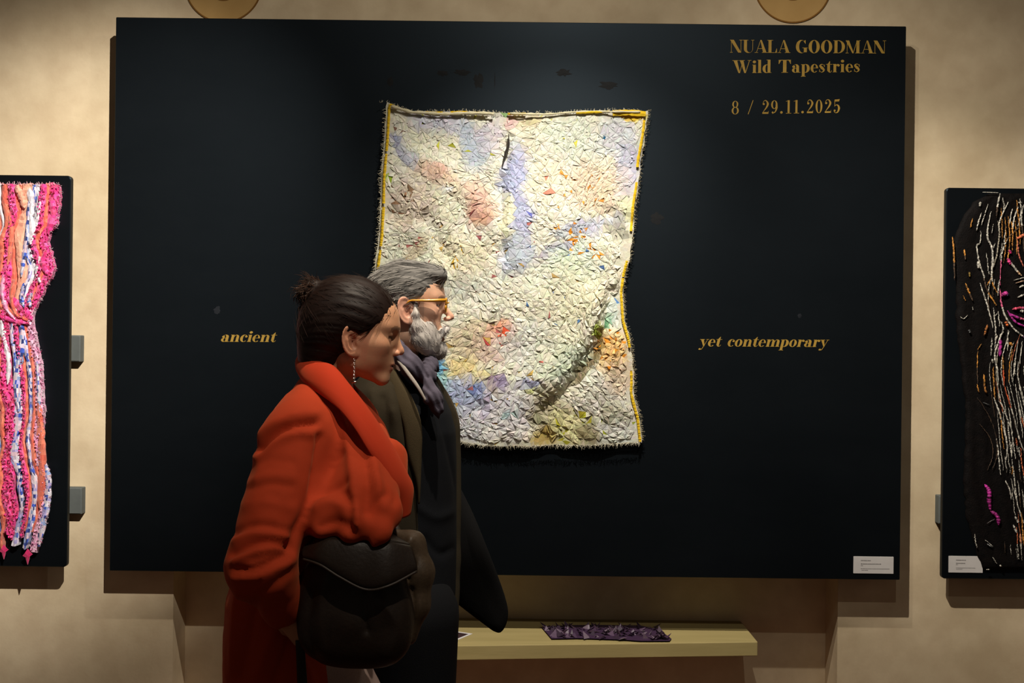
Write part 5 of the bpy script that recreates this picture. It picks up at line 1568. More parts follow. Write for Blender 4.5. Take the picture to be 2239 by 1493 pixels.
# hair
def whair(q3):
    q = ((q3 - Ow.astype(np.float32)) @ Mw.astype(np.float32))
    d = ellipsoid(q, (-.012, 0, .050), (.103, .084, .092))
    d = smin(d, ellipsoid(q, (-.050, 0, .005), (.066, .074, .085)), .03)
    d = smin(d, ellipsoid(q, (-.058, 0, -.055), (.040, .052, .055)), .03)
    bun = ellipsoid(q, (-.098, 0, .092), (.027, .030, .028))
    bun = smin(bun, ellipsoid(q, (-.112, .008, .106), (.014, .016, .016)), .008)
    bun = smin(bun, ellipsoid(q, (-.118, -.012, .086), (.014, .013, .012)), .008)
    ay = np.abs(q[:, 1])
    # outline of the hair on the side of the head, temple to ear to nape
    front = (q[:, 0] - .026) * .60 - (q[:, 2] - .024) * .80
    front = smax(front, (q[:, 0] - .088), .01)
    behind = (q[:, 0] + .006) + .25 * (q[:, 2])
    cut = smin(front, behind, .006)
    side = ellipsoid(q, (.036, 0, .036), (.013, .0715, .022))
    d = smax(d, cut, .008)
    d = smin(d, smax(side, -(ay - .064), .003), .006)
    n = vnoise(np.stack((np.arctan2(q[:, 1], q[:, 2] + .03) * 26, q[:, 0] * 16, q[:, 2] * 6), 1), 7)
    d = smax(d, -ellipsoid(np.stack((q[:, 0], ay, q[:, 2]), 1), (.006, .085, -.002), (.019, .022, .029)), .004)
    d = d + .0014 * n
    return smin(d, bun + .002 * vnoise(q * 130, 9), .012)
xs = axis(Ow[0] - .16, Ow[0] + .12, .0026); ys = axis(Ow[1] - .11, Ow[1] + .11, .0028); zs = axis(Ow[2] - .13, Ow[2] + .16, .0026)
V, F = sculpt(whair, xs, ys, zs)
V = relax(V, F, 2)
N = vnormals(V, F)
q = (V - Ow) @ Mw
st_ = vnoise(np.stack((np.arctan2(q[:, 1], q[:, 2] + .03) * 30, q[:, 0] * 10, q[:, 2] * 5), 1), 17)
hc = np.array((.0085, .0030, .0018))[None] * (1 + .45 * st_[:, None])
fast_obj('hair', V, F, M_HAIR, wo, hc)
rg = np.random.default_rng(51)
mb = MB()
bunc = wl(-.100, 0, .092)
sel = rg.choice(np.nonzero((q[:, 2] > -.03) & (np.linalg.norm(q - np.array((-.10, 0, .09)), axis=1) > .035))[0], 500)
strands(mb, V, N, sel, lambda p, n: bunc - p, .035, .0005, lambda: np.array((.016, .0055, .003)) * rg.uniform(.5, 1.6), rg, lift=.03)
fl = (q[:, 0] - .026) * .60 - (q[:, 2] - .024) * .80
sel = rg.choice(np.nonzero((np.abs(fl) < .006) & (q[:, 2] > .03) & (q[:, 0] > .02))[0], 420)
strands(mb, V, N, sel, lambda p, n: bunc - p + np.array((.06, 0, -.02)) * (rg.random() - .8), .026, .0006, lambda: np.array((.012, .005, .003)) * rg.uniform(.5, 1.6), rg, lift=.02)
sel = rg.choice(np.nonzero(np.linalg.norm(q - np.array((-.105, 0, .093)), axis=1) < .034)[0], 260)
strands(mb, V, N, sel, lambda p, n: np.cross(n, (0.2, 1, .3)) + n * .9 + rg.normal(size=3) * .5, .022, .0007, lambda: np.array((.040, .018, .010)) * rg.uniform(.5, 1.6), rg, lift=.5)
tag(mb.build('hair_strand', M_HAIR, wo), kind='stuff')

# earring: small links hanging from the near lobe, a bar at the foot
lob = wl(.016, -.076, -.030); er = empty('earring'); er.parent = wo
for k in range(11):
    mb = MB(); z = lob[2] - .004 - k * .0040; n = 10; rr = .0024
    P = [lob * (1, 1, 0) + np.array((rr * math.cos(t) * (1 if k % 2 else .4), rr * math.cos(t) * (.4 if k % 2 else 1), z + rr * 1.1 * math.sin(t))) for t in np.linspace(0, 2 * math.pi, n + 1)]
    mb.tube(P, .0007, 5); mb.build('link', M_METAL, er, smooth=True)
mb = MB(); z = lob[2] - .051
mb.tube([lob * (1, 1, 0) + (-.0055, 0, z), lob * (1, 1, 0) + (.0055, -.001, z + .0012)], .0022, 8); mb.build('bar', M_METAL, er, smooth=True)

# coat
coat_rows = rows_px([(846, 668, 752, 0, .075), (862, 632, 782, 0, .105), (885, 610, 806, 0, .150), (930, 582, 840, 0, .188), (1000, 566, 868, 0, .196), (1060, 560, 888, 0, .196), (1110, 560, 880, 0, .194), (1150, 556, 850, 0, .190),
                     (1190, 545, 800, 0, .188), (1250, 520, 770, 0, .190), (1300, 503, 756, 0, .195), (1400, 499, 738, 0, .200), (1493, 499, 742, 0, .205), (1600, 500, 745, 0, .205), (1780, 503, 748, 0, .205)], DW)
A_SH, A_EL, A_WR = W(648, 962, 2.02), W(569, 1238, 1.90), W(622, 1322, 1.972)
B_SH, B_EL, B_WR = W(756, 925, 2.33), W(738, 1180, 2.365), W(750, 1350, 2.355)
def wcoat(q):
    d = tube_profile(q, coat_rows, k=.03)
    d = smin(d, chain(q, [W(704, 870, 2.2), W(664, 935, 2.06)], [.058, .066], .02), .03)
    d = smin(d, chain(q, [W(716, 868, 2.2), W(754, 918, 2.31)], [.060, .070], .02), .03)
    # front drape lying over the bag
    d = smin(d, chain(q, [W(840, 1010, 2.11), W(862, 1080, 2.06), W(872, 1108, 2.05)], [.050, .028, .014], .03), .03)
    d = smin(d, chain(q, [W(790, 1010, 2.05), W(800, 1090, 1.98), W(778, 1150, 1.915), W(764, 1172, 1.900)], [.060, .050, .026, .010], .03), .04)
    d = smin(d, chain(q, [W(820, 1060, 2.03), W(842, 1120, 1.955), W(832, 1165, 1.905), W(816, 1192, 1.893)], [.040, .030, .016, .006], .02), .02)
    d = smin(d, chain(q, [W(720, 1080, 2.03), W(712, 1135, 1.95), W(702, 1156, 1.915)], [.05, .036, .016], .02), .04)
    arm = smin(cone(q, A_SH, A_EL, .070, .0615), cone(q, A_EL, A_WR, .0615, .047), .02)
    ax = (A_WR - A_EL) / np.linalg.norm(A_WR - A_EL)
    s = (q - A_WR.astype(np.float32)) @ ax.astype(np.float32)
    arm = smax(arm, s - .014, .004)
    hollow = cone(q, A_EL + ax * .03, A_WR + ax * .06, .030, .040)
    arm = smax(arm, -smax(hollow, -(s + .03), .004), .003)
    arm2 = smin(cone(q, B_SH, B_EL, .066, .052), cone(q, B_EL, B_WR, .052, .044), .02)
    d = smin(d, arm, .022)
    d = smin(d, arm2, .02)
    neckhole = chain(q, [wl(-.03, 0, -.03), W(716, 872, DW)], [.058, .060], .01)
    return smax(d, -neckhole, .006)
xs = axis(-.66, .02, .0055); ys = axis(-2.06, -1.24, .0065, [(-2.06, -1.62, .0055)]); zs = axis(.50, 1.50, .0060)
V, F = sculpt(wcoat, xs, ys, zs)
N = vnormals(V, F)
FOLD_W = [
    ([(568, 984), (592, 958), (620, 938), (652, 928), (690, 924)], -.017, 7), ([(566, 1000), (600, 965), (640, 948), (680, 946)], .008, 9), ([(560, 960), (600, 925), (650, 905), (690, 905)], .008, 12), ([(556, 995), (566, 1020), (560, 1050)], .003, 9),
    ([(512, 1168), (535, 1154), (575, 1148), (638, 1162)], -.008, 5), ([(512, 1182), (560, 1166), (635, 1174)], .008, 7), ([(505, 1212), (545, 1192), (590, 1184), (638, 1196)], -.012, 6), ([(508, 1228), (560, 1206), (610, 1199), (640, 1210)], .009, 6),
    ([(515, 1248), (560, 1243), (600, 1226), (640, 1203)], -.016, 6), ([(540, 1226), (590, 1212), (636, 1192)], -.007, 4), ([(510, 1262), (560, 1260), (610, 1240), (650, 1222)], .008, 8), ([(575, 1298), (610, 1270), (650, 1240)], -.006, 7),
    ([(700, 955), (694, 1020), (680, 1090), (655, 1150), (640, 1190)], -.014, 9), ([(540, 1055), (590, 1040), (640, 1042)], .003, 9), ([(545, 1070), (590, 1058), (640, 1064)], -.003, 5), ([(530, 1105), (580, 1098), (640, 1112)], .0025, 9), ([(545, 1020), (590, 1005), (640, 1012)], -.002, 8),
    ([(735, 900), (758, 960), (772, 1040), (778, 1120), (779, 1150)], .011, 9), ([(745, 995), (725, 1030), (705, 1068)], -.006, 9), ([(758, 1055), (725, 1072), (695, 1080)], -.006, 8), ([(790, 930), (812, 1000), (828, 1070), (838, 1110)], .011, 10), ([(800, 1000), (806, 1060), (800, 1120)], -.010, 9),
    ([(818, 930), (845, 985), (862, 1030)], -.012, 9), ([(760, 1150), (768, 1110), (752, 1080)], -.009, 8), ([(812, 1120), (830, 1095), (842, 1082)], -.013, 7), ([(690, 1110), (720, 1100), (755, 1110)], .010, 12), ([(700, 1150), (740, 1140), (770, 1160)], -.010, 9), ([(862, 1040), (868, 1075), (862, 1100)], -.008, 7),
    ([(560, 1320), (545, 1390), (520, 1480)], -.010, 12), ([(600, 1380), (580, 1430), (560, 1490)], .010, 14), ([(635, 1400), (620, 1445), (600, 1493)], -.012, 10), ([(655, 1430), (672, 1470), (680, 1493)], .009, 12), ([(520, 1300), (512, 1380), (508, 1470)], .007, 10),
]
V = folds(V, N, FOLD_W)
V = relax(V, F, 3); N = vnormals(V, F)
V = V + N * (.0016 * vnoise(V * 22, 61) + .0008 * vnoise(V * 55, 62))[:, None]
RED = np.array((.40, .042, .013))
fast_obj('coat', V, F, M_COAT, wo, np.tile(RED, (len(V), 1)) * (1 + .06 * vnoise(V * 9, 63))[:, None])
# wide shawl collar running from the nape down the front
outer = [W(742, 800, 2.33), W(692, 792, 2.335), W(660, 800, 2.25), W(655, 820, 2.18), W(668, 842, 2.115), (W(700, 862, 2.06)), W(740, 892, 2.02), W(775, 935, 1.995), W(803, 980, 1.985), W(828, 1020, 1.99), W(848, 1062, 2.00), W(860, 1100, 2.02), W(868, 1134, 2.03)]
inner_ = [W(752, 792, 2.30), W(706, 772, 2.30), W(672, 772, 2.235), W(672, 780, 2.18), W(700, 790, 2.135), W(732, 802, 2.11), W(768, 846, 2.09), W(803, 894, 2.075), W(834, 940, 2.07), W(862, 985, 2.07), W(886, 1030, 2.075), W(901, 1062, 2.08), W(892, 1116, 2.075)]
sheet('collar', outer, inner_, M_COAT, wo, (.42, .034, .011), thick=.011, bulge=.010, n=70, m=14)

# wide pale trousers and shoes
def wtrs(q):
    d = None
    for (pts, rd) in PW['legs']:
        e = chain(q, [pts[0] + np.array((0.03, 0, -.02)), pts[1], pts[2] + np.array((0, 0, .02))], [.070, .084, .084], .02)
        d = e if d is None else smin(d, e, .02)
    d = smin(d, chain(q, [W(730, 1400, 2.20), W(752, 1500, 2.19), W(785, 1640, 2.19)], [.030, .056, .072], .02), .05)
    return smax(smax(d, q[:, 2] - .88, .01), .06 - q[:, 2], .004)
V, F = sculpt(wtrs, axis(-.80, .10, .012), axis(-2.0, -1.3, .012), axis(.03, 1.0, .012))
N = vnormals(V, F); V = V + N * (.006 * vnoise(V * np.array((14, 14, 4)), 71))[:, None]
fast_obj('trousers', V, F, M_DARKWOOL, wo, np.tile(np.array((.42, .30, .26)), (len(V), 1)))
shoe('shoe', ft1 + (-.07, 0, 0), (1, .05), M_DARKWOOL, wo); shoe('shoe', ft2 + (-.07, 0, 0), (1, -.05), M_DARKWOOL, wo)

# ------------------------------------------------------------------ her bag
bagc = W(778, 1318, 1.955)
bag = empty('shoulder_bag', tuple(W(778, 1450, 1.955)))
tag(bag, 'dark brown leather shoulder bag with a flap at the side of the woman in red', 'bag')
def sup(q, c, r, e=3.2):
    a = np.abs((q - np.asarray(c, np.float32)) / np.asarray(r, np.float32))
    return ((a ** e).sum(1) ** (1 / e) - 1) * min(r)
def wbag(q):
    d = sup(q, W(772, 1325, 1.955), (.105, .046, .106))
    d = smin(d, sup(q, W(790, 1370, 1.955), (.085, .052, .062), 2.6), .03)
    return d
BL = dict(xs=axis(bagc[0] - .16, bagc[0] + .17, .004), ys=axis(bagc[1] - .10, bagc[1] + .10, .004), zs=axis(bagc[2] - .16, bagc[2] + .19, .004))
def leather(V, seed, base):
    n = vnoise(V * 30, seed) + .5 * vnoise(V * 75, seed + 1)
    return np.clip(np.array(base)[None] * (1 + .22 * n[:, None]), .001, 1)
V, F = sculpt(wbag, **BL); N = vnormals(V, F)
V = folds(V, N, [([(720, 1250), (700, 1330), (706, 1420)], .005, 16), ([(800, 1300), (796, 1340), (802, 1380)], -.006, 7), ([(840, 1320), (868, 1370), (850, 1430)], .006, 18), ([(680, 1300), (672, 1380), (690, 1440)], -.005, 14)])
V = V + N * (.0022 * vnoise(V * 24, 81))[:, None]
fast_obj('bag_body', V, F, M_LEATHER, bag, leather(V, 82, (.015, .0080, .0045)))
# flap over the front, its lower edge sagging in the middle
fl_t = [W(668, 1195, 1.940), W(700, 1180, 1.915), W(750, 1176, 1.905), W(800, 1180, 1.905), W(850, 1184, 1.910), W(895, 1192, 1.940)]
fl_b = [W(664, 1222, 1.915), W(700, 1234, 1.893), W(745, 1262, 1.883), W(800, 1288, 1.881), W(850, 1280, 1.885), W(912, 1248, 1.920)]
sheet('flap', fl_t, fl_b, M_LEATHER, bag, (.014, .0074, .0042), thick=.007, bulge=.004, n=44, m=12)
tp = [W(668, 1200, 2.005), W(700, 1166, 2.005), W(750, 1158, 2.005), W(800, 1160, 2.005), W(850, 1166, 2.005), W(895, 1190, 1.995)]
sheet('flap_top', tp, fl_t, M_LEATHER, bag, (.013, .007, .004), thick=.007, n=44, m=8, normal=(0, -.3, 1))
P = catmull(fl_b, 8); mb = MB(); mb.tube([p + np.array((0, -.003, .0)) for p in P], .0026, 7, (.030, .020, .014)); mb.build('piping', M_LEATHER, bag, smooth=True)
# gusset at the front end and the strap that rises from it under the coat
def wgus(q):
    d = chain(q, [W(868, 1168, 2.005), W(900, 1190, 2.000), W(913, 1250, 1.995), W(908, 1320, 1.990), W(892, 1390, 1.985)], [.010, .024, .030, .026, .018], .02)
    return smax(d, -ellipsoid(q, W(885, 1265, 1.955), (.010, .030, .010)), .006)
V, F = sculpt(wgus, **BL); N = vnormals(V, F)
V = folds(V, N, [([(898, 1180), (880, 1230), (872, 1262)], .008, 7), ([(905, 1230), (896, 1245), (885, 1252)], -.006, 5), ([(900, 1290), (905, 1330), (895, 1370)], -.005, 6)])
fast_obj('gusset', V, F, M_LEATHER, bag, leather(V, 84, (.066, .043, .025)))  # lighter than the bag body: the lit end is put into the colour
s1 = [W(850, 1180, 2.010), W(838, 1140, 2.02), W(826, 1080, 2.13), W(815, 1000, 2.19)]; s2 = [W(884, 1170, 2.010), W(868, 1140, 2.02), W(850, 1080, 2.13), W(838, 1000, 2.19)]
sheet('strap', s1, s2, M_LEATHER, bag, (.030, .019, .012), thick=.006, n=24, m=4)
s1 = [W(646, 1400, 1.980), W(648, 1440, 1.980), W(650, 1500, 1.985), W(652, 1560, 1.995)]; s2 = [W(666, 1400, 1.980), W(668, 1440, 1.980), W(672, 1500, 1.985), W(672, 1560, 1.995)]
sheet('strap_end', s1, s2, M_LEATHER, bag, (.016, .010, .006), thick=.006, n=16, m=4)

# ------------------------------------------------------------------ the bearded man
DM = 2.67
ma = empty('person', (W(895, 1400, DM)[0], W(895, 1400, DM)[1], 0.0))
tag(ma, 'man with grey hair, white beard and amber glasses, walking behind the woman in red', 'person')
Mm = frame(3, 1)
Om = W(891, 684, DM)
HM = dict(eye_z=.022, nose_z=-.012, mouth_z=-.060, chin_z=-.108, nose_x=.122, mouth_x=.099, chin_x=.090, half=.074, ear=1.08, ear_z=.002, ear_x=.006, lid=.0085, brow_col=(.06, .05, .045))
def ml(x, y, z): return Om + Mm @ np.array((x, y, z))
hipM = W(890, 1345, DM)
fm1 = np.array((hipM[0] + .11, hipM[1] - .09, 0.)); fm2 = np.array((hipM[0] - .26, hipM[1] + .09, 0.))
mw1, mw2 = W(810, 1320, 2.52), W(915, 1250, 2.88)
PM = dict(
    neck=[ml(-.030, 0, -.035), ml(-.036, 0, -.085), W(868, 815, DM)], neck_r=[.060, .057, .066],
    spine=[W(866, 865, DM), W(868, 1000, DM), W(875, 1180, DM), hipM], spine_r=[.100, .120, .115, .110],
    shoulders=[W(846, 885, 2.53), W(866, 872, DM), W(880, 880, 2.86)], shoulders_r=[.055, .066, .055],
    arms=[([W(844, 888, 2.53), W(790, 1130, 2.53), mw1], [.052, .042, .028]), ([W(884, 884, 2.87), W(915, 1110, 2.93), mw2], [.052, .042, .028])],
    legs=[([hipM + (0.02, -.09, -.02), fm1 + (-.08, 0, .52), fm1 + (-.03, 0, .08), fm1 + (.11, 0, .03)], [.092, .060, .040, .032]),
          ([hipM + (0, .09, -.02), fm2 + (.08, 0, .52), fm2 + (-.03, 0, .09), fm2 + (.11, 0, .03)], [.092, .060, .040, .032])],
    hands=[hand_points(mw1, (0.3, 0.05, -.95), (0.3, 1, 0), 1.0, .4, 1), hand_points(mw2, (0.02, 0, -1), (0.1, -1, 0), 1.0, .4, -1)])
xs = axis(-.75, .22, .009, [(Om[0] - .115, Om[0] + .135, .0023)])
ys = axis(-1.62, -.72, .009, [(Om[1] - .10, Om[1] + .10, .0026)])
zs = axis(-.012, 1.76, .011, [(Om[2] - .14, Om[2] + .14, .0023)])
V, F = sculpt(lambda q: body_sdf(q, PM, HM, Om, Mm), xs, ys, zs)
fast_obj('body', V, F, M_SKIN, ma, skin_colour(V, Om, Mm, HM, (.70, .42, .29), (.54, .22, .17), (.72, .32, .24)))
eye_parts(ma, Om, Mm, HM, (.06, .05, .04))

def mhair(q3):
    q = (q3 - Om.astype(np.float32)) @ Mm.astype(np.float32)
    ay = np.abs(q[:, 1])
    d = ellipsoid(q, (-.006, 0, .049), (.100, .081, .087))
    d = smin(d, ellipsoid(q, (.052, -.004, .100), (.046, .052, .026)), .02)
    d = smin(d, ellipsoid(q, (.082, -.012, .098), (.020, .036, .020)), .012)
    d = smin(d, ellipsoid(q, (-.050, 0, -.005), (.052, .070, .070)), .03)
    front = (q[:, 0] - .034) * .62 - (q[:, 2] - .036) * .80
    front = smax(front, q[:, 0] - .102, .01)
    behind = (q[:, 0] + .020) + .15 * q[:, 2]
    behind = smax(behind, -(q[:, 2] + .075), .02)
    d = smax(d, smin(front, behind, .006), .006)
    sb = ellipsoid(q, (.026, 0, .014), (.010, .0765, .034))
    d = smin(d, smax(sb, -(ay - .066), .003), .006)
    n = vnoise(np.stack((np.arctan2(q[:, 1], q[:, 2] + .02) * 20 + q[:, 0] * 9, q[:, 0] * 14, q[:, 2] * 4), 1), 7)
    return d + .0020 * n
V, F = sculpt(mhair, axis(Om[0] - .13, Om[0] + .13, .003), axis(Om[1] - .11, Om[1] + .11, .003), axis(Om[2] - .10, Om[2] + .16, .003))
N = vnormals(V, F); q = (V - Om) @ Mm
st_ = vnoise(np.stack((np.arctan2(q[:, 1], q[:, 2] + .02) * 26 + q[:, 0] * 9, q[:, 0] * 9, q[:, 2] * 4), 1), 23) + .4 * vnoise(np.stack((np.arctan2(q[:, 1], q[:, 2] + .02) * 60 + q[:, 0] * 9, q[:, 0] * 12, q[:, 2] * 4), 1), 24)
low = np.clip((.050 - q[:, 2]) / .05, 0, 1) * np.clip((q[:, 0] + .03) / .04, 0, 1)
g = .15 + .15 * st_ + .16 * low
hc = np.clip(g, .025, .5)[:, None] * np.array((1.0, .97, .93))
fast_obj('hair', V, F, M_HAIR, ma, hc)
rg = np.random.default_rng(52)
mb = MB()
sel = rg.choice(np.nonzero(q[:, 2] > .0)[0], 900)
back = Mm @ np.array((-1, 0, -.28)); 
strands(mb, V, N, sel, lambda p, n: back + rg.normal(size=3) * .12, .036, .0008, lambda: np.array((1, .97, .93)) * rg.choice([.06, .10, .20, .36, .48]), rg, lift=.08)
tag(mb.build('hair_strand', M_HAIR, ma), kind='stuff')

def mbeard(q3):
    q = (q3 - Om.astype(np.float32)) @ Mm.astype(np.float32)
    m = np.stack((q[:, 0], np.abs(q[:, 1]), q[:, 2]), 1)
    d = chain(m, [(.022, .0700, .026), (.024, .0700, -.004), (.027, .065, -.035), (.034, .054, -.066), (.062, .032, -.088)], [.0035, .0080, .013, .018, .022], .012)
    d = smin(d, ellipsoid(m, (.050, .036, -.062), (.036, .028, .034)), .02)
    d = smin(d, ellipsoid(m, (.046, .050, -.040), (.028, .016, .030)), .014)
    d = smin(d, ellipsoid(m, (.080, 0, -.092), (.024, .030, .026)), .018)
    d = smin(d, ellipsoid(m, (.085, 0, -.098), (.017, .020, .020)), .012)
    d = smin(d, chain(m, [(.104, .0, -.038), (.094, .022, -.046), (.078, .034, -.064)], [.0085, .0085, .011], .008), .010)
    d = smax(d, -ellipsoid(m, (.108, 0, -.064), (.015, .020, .0062)), .004)
    n = vnoise(np.stack((q[:, 0] * 150 + q[:, 2] * 60, q[:, 1] * 150, q[:, 2] * 45 - q[:, 0] * 40), 1), 27)
    return d + .0016 * n
V, F = sculpt(mbeard, axis(Om[0] - .02, Om[0] + .13, .003), axis(Om[1] - .10, Om[1] + .10, .003), axis(Om[2] - .15, Om[2] + .04, .003))
N = vnormals(V, F); q = (V - Om) @ Mm
g = .56 + .12 * vnoise(np.stack((q[:, 0] * 160 + q[:, 2] * 60, q[:, 1] * 150, q[:, 2] * 40 - q[:, 0] * 40), 1), 29)
under = np.clip((.060 - q[:, 0]) / .04, 0, 1) * np.clip((-.062 - q[:, 2]) / .03, 0, 1)  # shade beneath the jaw, painted as darker beard colour
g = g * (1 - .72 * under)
fast_obj('beard', V, F, M_HAIR, ma, np.clip(g, .03, .7)[:, None] * np.array((1, .95, .91)))
mb = MB(); sel = rg.choice(len(V), 1000)
dwn = Mm @ np.array((.55, 0, -.8))
strands(mb, V, N, sel, lambda p, n: dwn + rg.normal(size=3) * .25, .016, .0005, lambda: np.array((1, .95, .91)) * rg.uniform(.48, .78), rg, lift=.10)
tag(mb.build('beard_strand', M_HAIR, ma), kind='stuff')

# glasses
gl = empty('glasses'); gl.parent = ma
for s in (1, -1):
    mb = MB(); rim = []
    for t in np.linspace(0, 2 * math.pi, 33):
        cx_, sx_ = math.cos(t), math.sin(t)
        yy = .0225 * math.copysign(abs(cx_) ** .7, cx_); zz = .0185 * math.copysign(abs(sx_) ** .7, sx_)
        rim.append(ml(.1015 - .10 * abs(yy * 1 + .012) * .6 - .02 * zz * -1, s * (.034 + yy), HM['eye_z'] - .001 + zz))
    mb.tube(rim, .0024, 7); mb.build('rim', M_AMBER, gl, smooth=True)
    c = sum(rim[:-1]) / 32; fwd = Mm @ np.array((.0006, 0, 0))
    Lf = [c + fwd] + [p + fwd for p in rim[:-1]]; Lb = [c - fwd] + [p - fwd for p in rim[:-1]]; n = 32
    obj('lens', Lf + Lb, [(0, 1 + k, 1 + (k + 1) % n) for k in range(n)] + [(n + 1, n + 2 + (k + 1) % n, n + 2 + k) for k in range(n)] + [(1 + k, n + 2 + k, n + 2 + (k + 1) % n, 1 + (k + 1) % n) for k in range(n)], M_LENS, gl)
    mb = MB()
    A = [ml(.098, s * .058, .034), ml(.088, s * .068, .033), ml(.060, s * .0745, .031), ml(.030, s * .0775, .030), ml(.008, s * .0785, .028), ml(-.010, s * .0790, .012)]
    A = list(catmull(A, 6)); mb.tube(A, list(np.interp(np.arange(len(A)), [0, 8, 20, len(A) - 1], [.0042, .0046, .0030, .0018])), 7)
    mb.build('temple', M_AMBER, gl, smooth=True)
mb = MB(); mb.tube([ml(.1005, .012, .028), ml(.1065, 0, .030), ml(.1005, -.012, .028)], .0022, 7); mb.build('bridge', M_AMBER, gl, smooth=True)

# clothes: dark waistcoat, jacket left open, shirt edge, neck scarf
trunk = rows_px([(800, 838, 932, 0, .075), (825, 805, 950, 0, .110), (860, 782, 968, 0, .158), (900, 764, 986, 0, .182), (940, 756, 996, 0, .190), (1000, 754, 998, 0, .190), (1100, 758, 998, 0, .186), (1200, 772, 998, 0, .182), (1290, 786, 996, 0, .182), (1345, 790, 992, 0, .182)], DM)
def mvest(q):
    d = tube_profile(q, trunk, k=.03)
    nk = chain(q, [ml(-.03, 0, -.03), W(872, 830, DM)], [.062, .066], .01)
    return smax(d, -nk, .008)
V, F = sculpt(mvest, axis(-.50, -.08, .007), axis(-1.42, -.90, .007), axis(.84, 1.50, .007))
N = vnormals(V, F); V = folds(V, N, [([(955, 880), (975, 960), (995, 1060), (1003, 1160)], -.006, 5), ([(900, 1100), (950, 1130), (990, 1120)], .004, 12), ([(930, 1180), (960, 1210), (990, 1200)], -.004, 10)])
fast_obj('waistcoat', V, F, M_DARKWOOL, ma, np.tile(np.array((.0058, .0068, .0094)), (len(V), 1)))
jack = [(z, x - .004, y, rx + .018, ry + .018) for (z, x, y, rx, ry) in trunk] 
low_ = rows_px([(1420, 800, 985, 0, .195)], DM)[0]; jack.append(low_)
opn = np.array([W(px_, py_, 2.52) for px_, py_ in ((860, 795), (872, 826), (886, 850), (904, 894), (914, 938), (914, 1000), (914, 1060), (918, 1220), (935, 1420))])
oz, ox = opn[::-1, 2], opn[::-1, 0]
def mjack(q):
    d = tube_profile(q, jack, k=.03)
    d = smin(d, cone(q, W(840, 892, 2.525), W(790, 1130, 2.53), .070, .058), .03)
    d = smin(d, cone(q, W(790, 1130, 2.53), mw1, .058, .044), .02)
    d = smin(d, cone(q, W(884, 884, 2.875), W(915, 1110, 2.93), .076, .062), .03)
    d = smin(d, cone(q, W(915, 1110, 2.93), mw2, .062, .048), .02)
    ex = np.interp(q[:, 2], oz, ox)
    cy = -CAM_D + DM
    gap = np.maximum(ex - q[:, 0], q[:, 1] - (cy + .035)).astype(np.float32)
    d = smax(d, -gap, .012)
    nk = chain(q, [ml(-.03, 0, -.03), W(874, 835, DM)], [.064, .074], .01)
    return smax(d, -nk, .008)
V, F = sculpt(mjack, axis(-.56, .0, .007), axis(-1.56, -.76, .0075), axis(.74, 1.50, .007))
N = vnormals(V, F)
V = folds(V, N, [([(838, 870), (846, 930), (842, 1010)], -.010, 9), ([(860, 900), (872, 960), (880, 1040)], .006, 10), ([(815, 860), (820, 920), (800, 1000)], .007, 12), ([(870, 850), (890, 930), (905, 1010)], -.007, 7), ([(780, 900), (800, 960), (790, 1020)], -.006, 12)])
V = V + N * (.0016 * vnoise(V * 20, 91))[:, None]
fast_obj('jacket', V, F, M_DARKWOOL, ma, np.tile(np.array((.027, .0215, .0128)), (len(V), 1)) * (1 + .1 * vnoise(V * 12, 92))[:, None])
lo_ = [W(838, 812, 2.545), W(850, 842, 2.515), W(866, 884, 2.480), W(882, 934, 2.466), W(890, 990, 2.464), W(908, 1050, 2.470), W(914, 1100, 2.480)]
li_ = [W(858, 798, 2.545), W(874, 826, 2.510), W(894, 856, 2.485), W(914, 898, 2.470), W(923, 942, 2.466), W(922, 1000, 2.468), W(920, 1060, 2.474), W(918, 1100, 2.480)]
sheet('lapel', lo_, li_, M_DARKWOOL, ma, (.050, .038, .020), thick=.008, bulge=.004, n=40, m=8)
lo_ = [W(958, 846, 2.70), W(972, 872, 2.71), W(988, 905, 2.715), W(996, 940, 2.72), W(998, 1000, 2.72)]
li_ = [W(966, 842, 2.74), W(984, 868, 2.75), W(1000, 905, 2.755), W(1005, 940, 2.76), W(1004, 1000, 2.76)]
sheet('lapel', lo_, li_, M_DARKWOOL, ma, (.050, .036, .020), thick=.008, n=24, m=5)
M_SHIRT = vc_mat('white_shirt', rough=0.8, spec=0.2, bump=0.1, var=0.06)
s1 = [W(863, 784, 2.535), W(873, 797, 2.505), W(892, 823, 2.472), W(911, 848.5, 2.450), W(929, 877.5, 2.446)]
s2 = [W(868, 779, 2.535), W(879, 792, 2.505), W(899, 818, 2.472), W(917, 844, 2.450), W(932, 873, 2.446)]
sheet('shirt_collar', s1, s2, M_SHIRT, ma, (.30, .28, .255), thick=.005, n=24, m=4)
def mscarf(q):
    d = chain(q, [W(862, 745, 2.595), W(876, 776, 2.545), W(900, 802, 2.520), W(926, 820, 2.53)], [.014, .024, .027, .020], .012)
    d = smin(d, chain(q, [W(926, 820, 2.53), W(942, 800, 2.62), W(930, 770, 2.73), W(890, 752, 2.77), W(850, 750, 2.70)], [.018, .020, .022, .022, .018], .012), .008)
    d = smin(d, ellipsoid(q, W(936, 823, 2.525), (.022, .020, .021)), .004)
    d = smin(d, chain(q, [W(936, 838, 2.505), W(946, 868, 2.487), W(955, 893, 2.49), W(960, 912, 2.50)], [.014, .022, .016, .003], .008), .004)
    ang = q[:, 0] * .83 + q[:, 2] * .55 + q[:, 1] * .4
    return d + .0020 * np.sin(ang * 380 + 3 * vnoise(q * 18, 95)) + .0012 * vnoise(q * 60, 96)
V, F = sculpt(mscarf, axis(-.34, -.12, .0032), axis(-1.40, -1.02, .0034), axis(1.32, 1.56, .0032))
g = np.clip(1 + .3 * vnoise(V * 60, 97), .4, 1.6)[:, None]
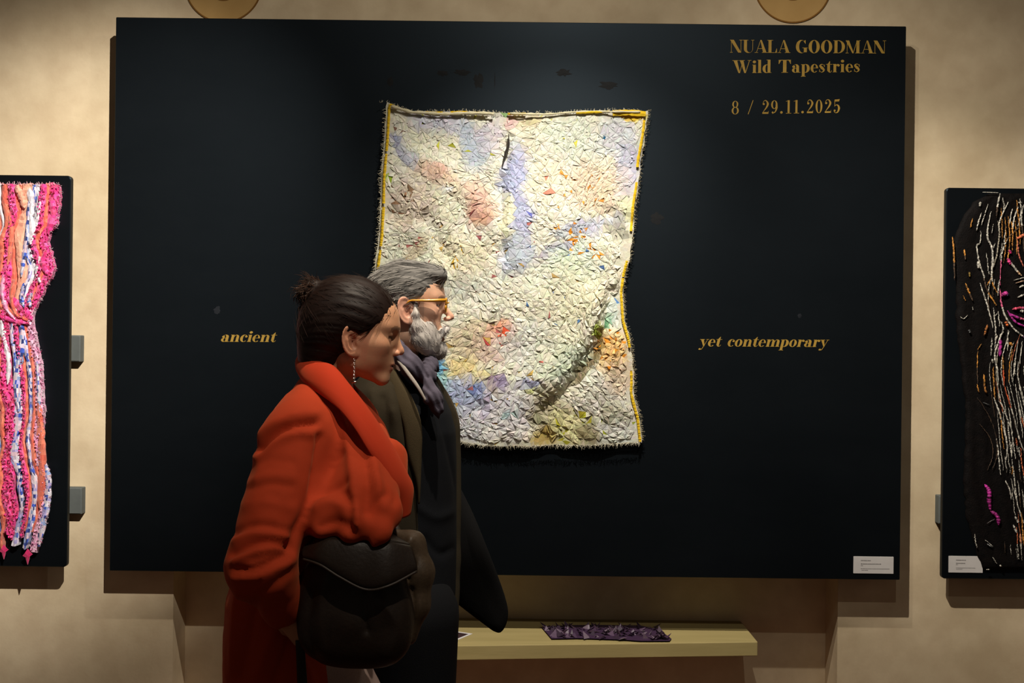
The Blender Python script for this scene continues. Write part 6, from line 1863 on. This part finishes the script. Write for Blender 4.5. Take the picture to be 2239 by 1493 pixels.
fast_obj('scarf', V, F, M_DARKWOOL, ma, np.array((.078, .070, .098))[None] * g)
# jacket front swinging forward, its shade put into a near-black colour
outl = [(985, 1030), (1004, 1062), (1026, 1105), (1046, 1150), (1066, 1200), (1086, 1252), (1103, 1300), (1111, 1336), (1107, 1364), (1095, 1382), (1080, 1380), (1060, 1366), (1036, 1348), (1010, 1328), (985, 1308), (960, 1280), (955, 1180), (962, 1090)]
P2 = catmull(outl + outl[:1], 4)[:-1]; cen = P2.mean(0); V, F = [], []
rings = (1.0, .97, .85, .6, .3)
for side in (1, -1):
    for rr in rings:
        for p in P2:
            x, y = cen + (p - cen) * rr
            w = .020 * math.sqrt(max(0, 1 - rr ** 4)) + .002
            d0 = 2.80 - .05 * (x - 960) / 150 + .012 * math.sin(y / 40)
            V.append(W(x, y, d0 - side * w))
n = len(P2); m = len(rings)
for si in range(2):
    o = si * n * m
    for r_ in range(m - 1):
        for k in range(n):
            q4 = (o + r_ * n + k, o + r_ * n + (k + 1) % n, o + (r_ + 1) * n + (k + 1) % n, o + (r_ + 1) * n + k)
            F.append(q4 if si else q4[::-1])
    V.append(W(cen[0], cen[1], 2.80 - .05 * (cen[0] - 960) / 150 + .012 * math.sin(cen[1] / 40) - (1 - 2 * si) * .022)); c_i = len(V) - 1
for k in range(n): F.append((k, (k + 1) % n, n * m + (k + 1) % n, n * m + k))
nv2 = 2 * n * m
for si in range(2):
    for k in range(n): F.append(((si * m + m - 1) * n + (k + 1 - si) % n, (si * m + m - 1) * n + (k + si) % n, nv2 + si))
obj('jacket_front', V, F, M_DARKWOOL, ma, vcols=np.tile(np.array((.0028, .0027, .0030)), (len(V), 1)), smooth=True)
# trousers and shoes
def mtrs(q):
    d = None
    for (pts, rd) in PM['legs']:
        e = chain(q, [pts[0] + np.array((0, 0, .04)), pts[1], pts[2]], [.122, .098, .070], .02)
        d = e if d is None else smin(d, e, .02)
    return smax(smax(d, q[:, 2] - .98, .01), .05 - q[:, 2], .004)
V, F = sculpt(mtrs, axis(-.66, .16, .011), axis(-1.42, -.92, .011), axis(.02, 1.02, .011))
N = vnormals(V, F); V = V + N * (.004 * vnoise(V * np.array((16, 16, 6)), 98))[:, None]
fast_obj('trousers', V, F, M_DARKWOOL, ma, np.tile(np.array((.0040, .0045, .006)), (len(V), 1)))
shoe('shoe', fm1 + (-.08, 0, 0), (1, -.05), M_LEATHER, ma, .29); shoe('shoe', fm2 + (-.08, 0, 0), (1, .05), M_LEATHER, ma, .29)
for o in ma.children:
    if o.name.startswith('shoe') and o.data.materials[0] == M_LEATHER:
        ca = o.data.color_attributes.new('Col', 'FLOAT_COLOR', 'POINT'); ca.data.foreach_set('color', [.01, .008, .007, 1] * len(o.data.vertices))
for o in wo.children:
    if o.name.startswith('shoe') and not o.data.color_attributes:
        ca = o.data.color_attributes.new('Col', 'FLOAT_COLOR', 'POINT'); ca.data.foreach_set('color', [.02, .015, .012, 1] * len(o.data.vertices))
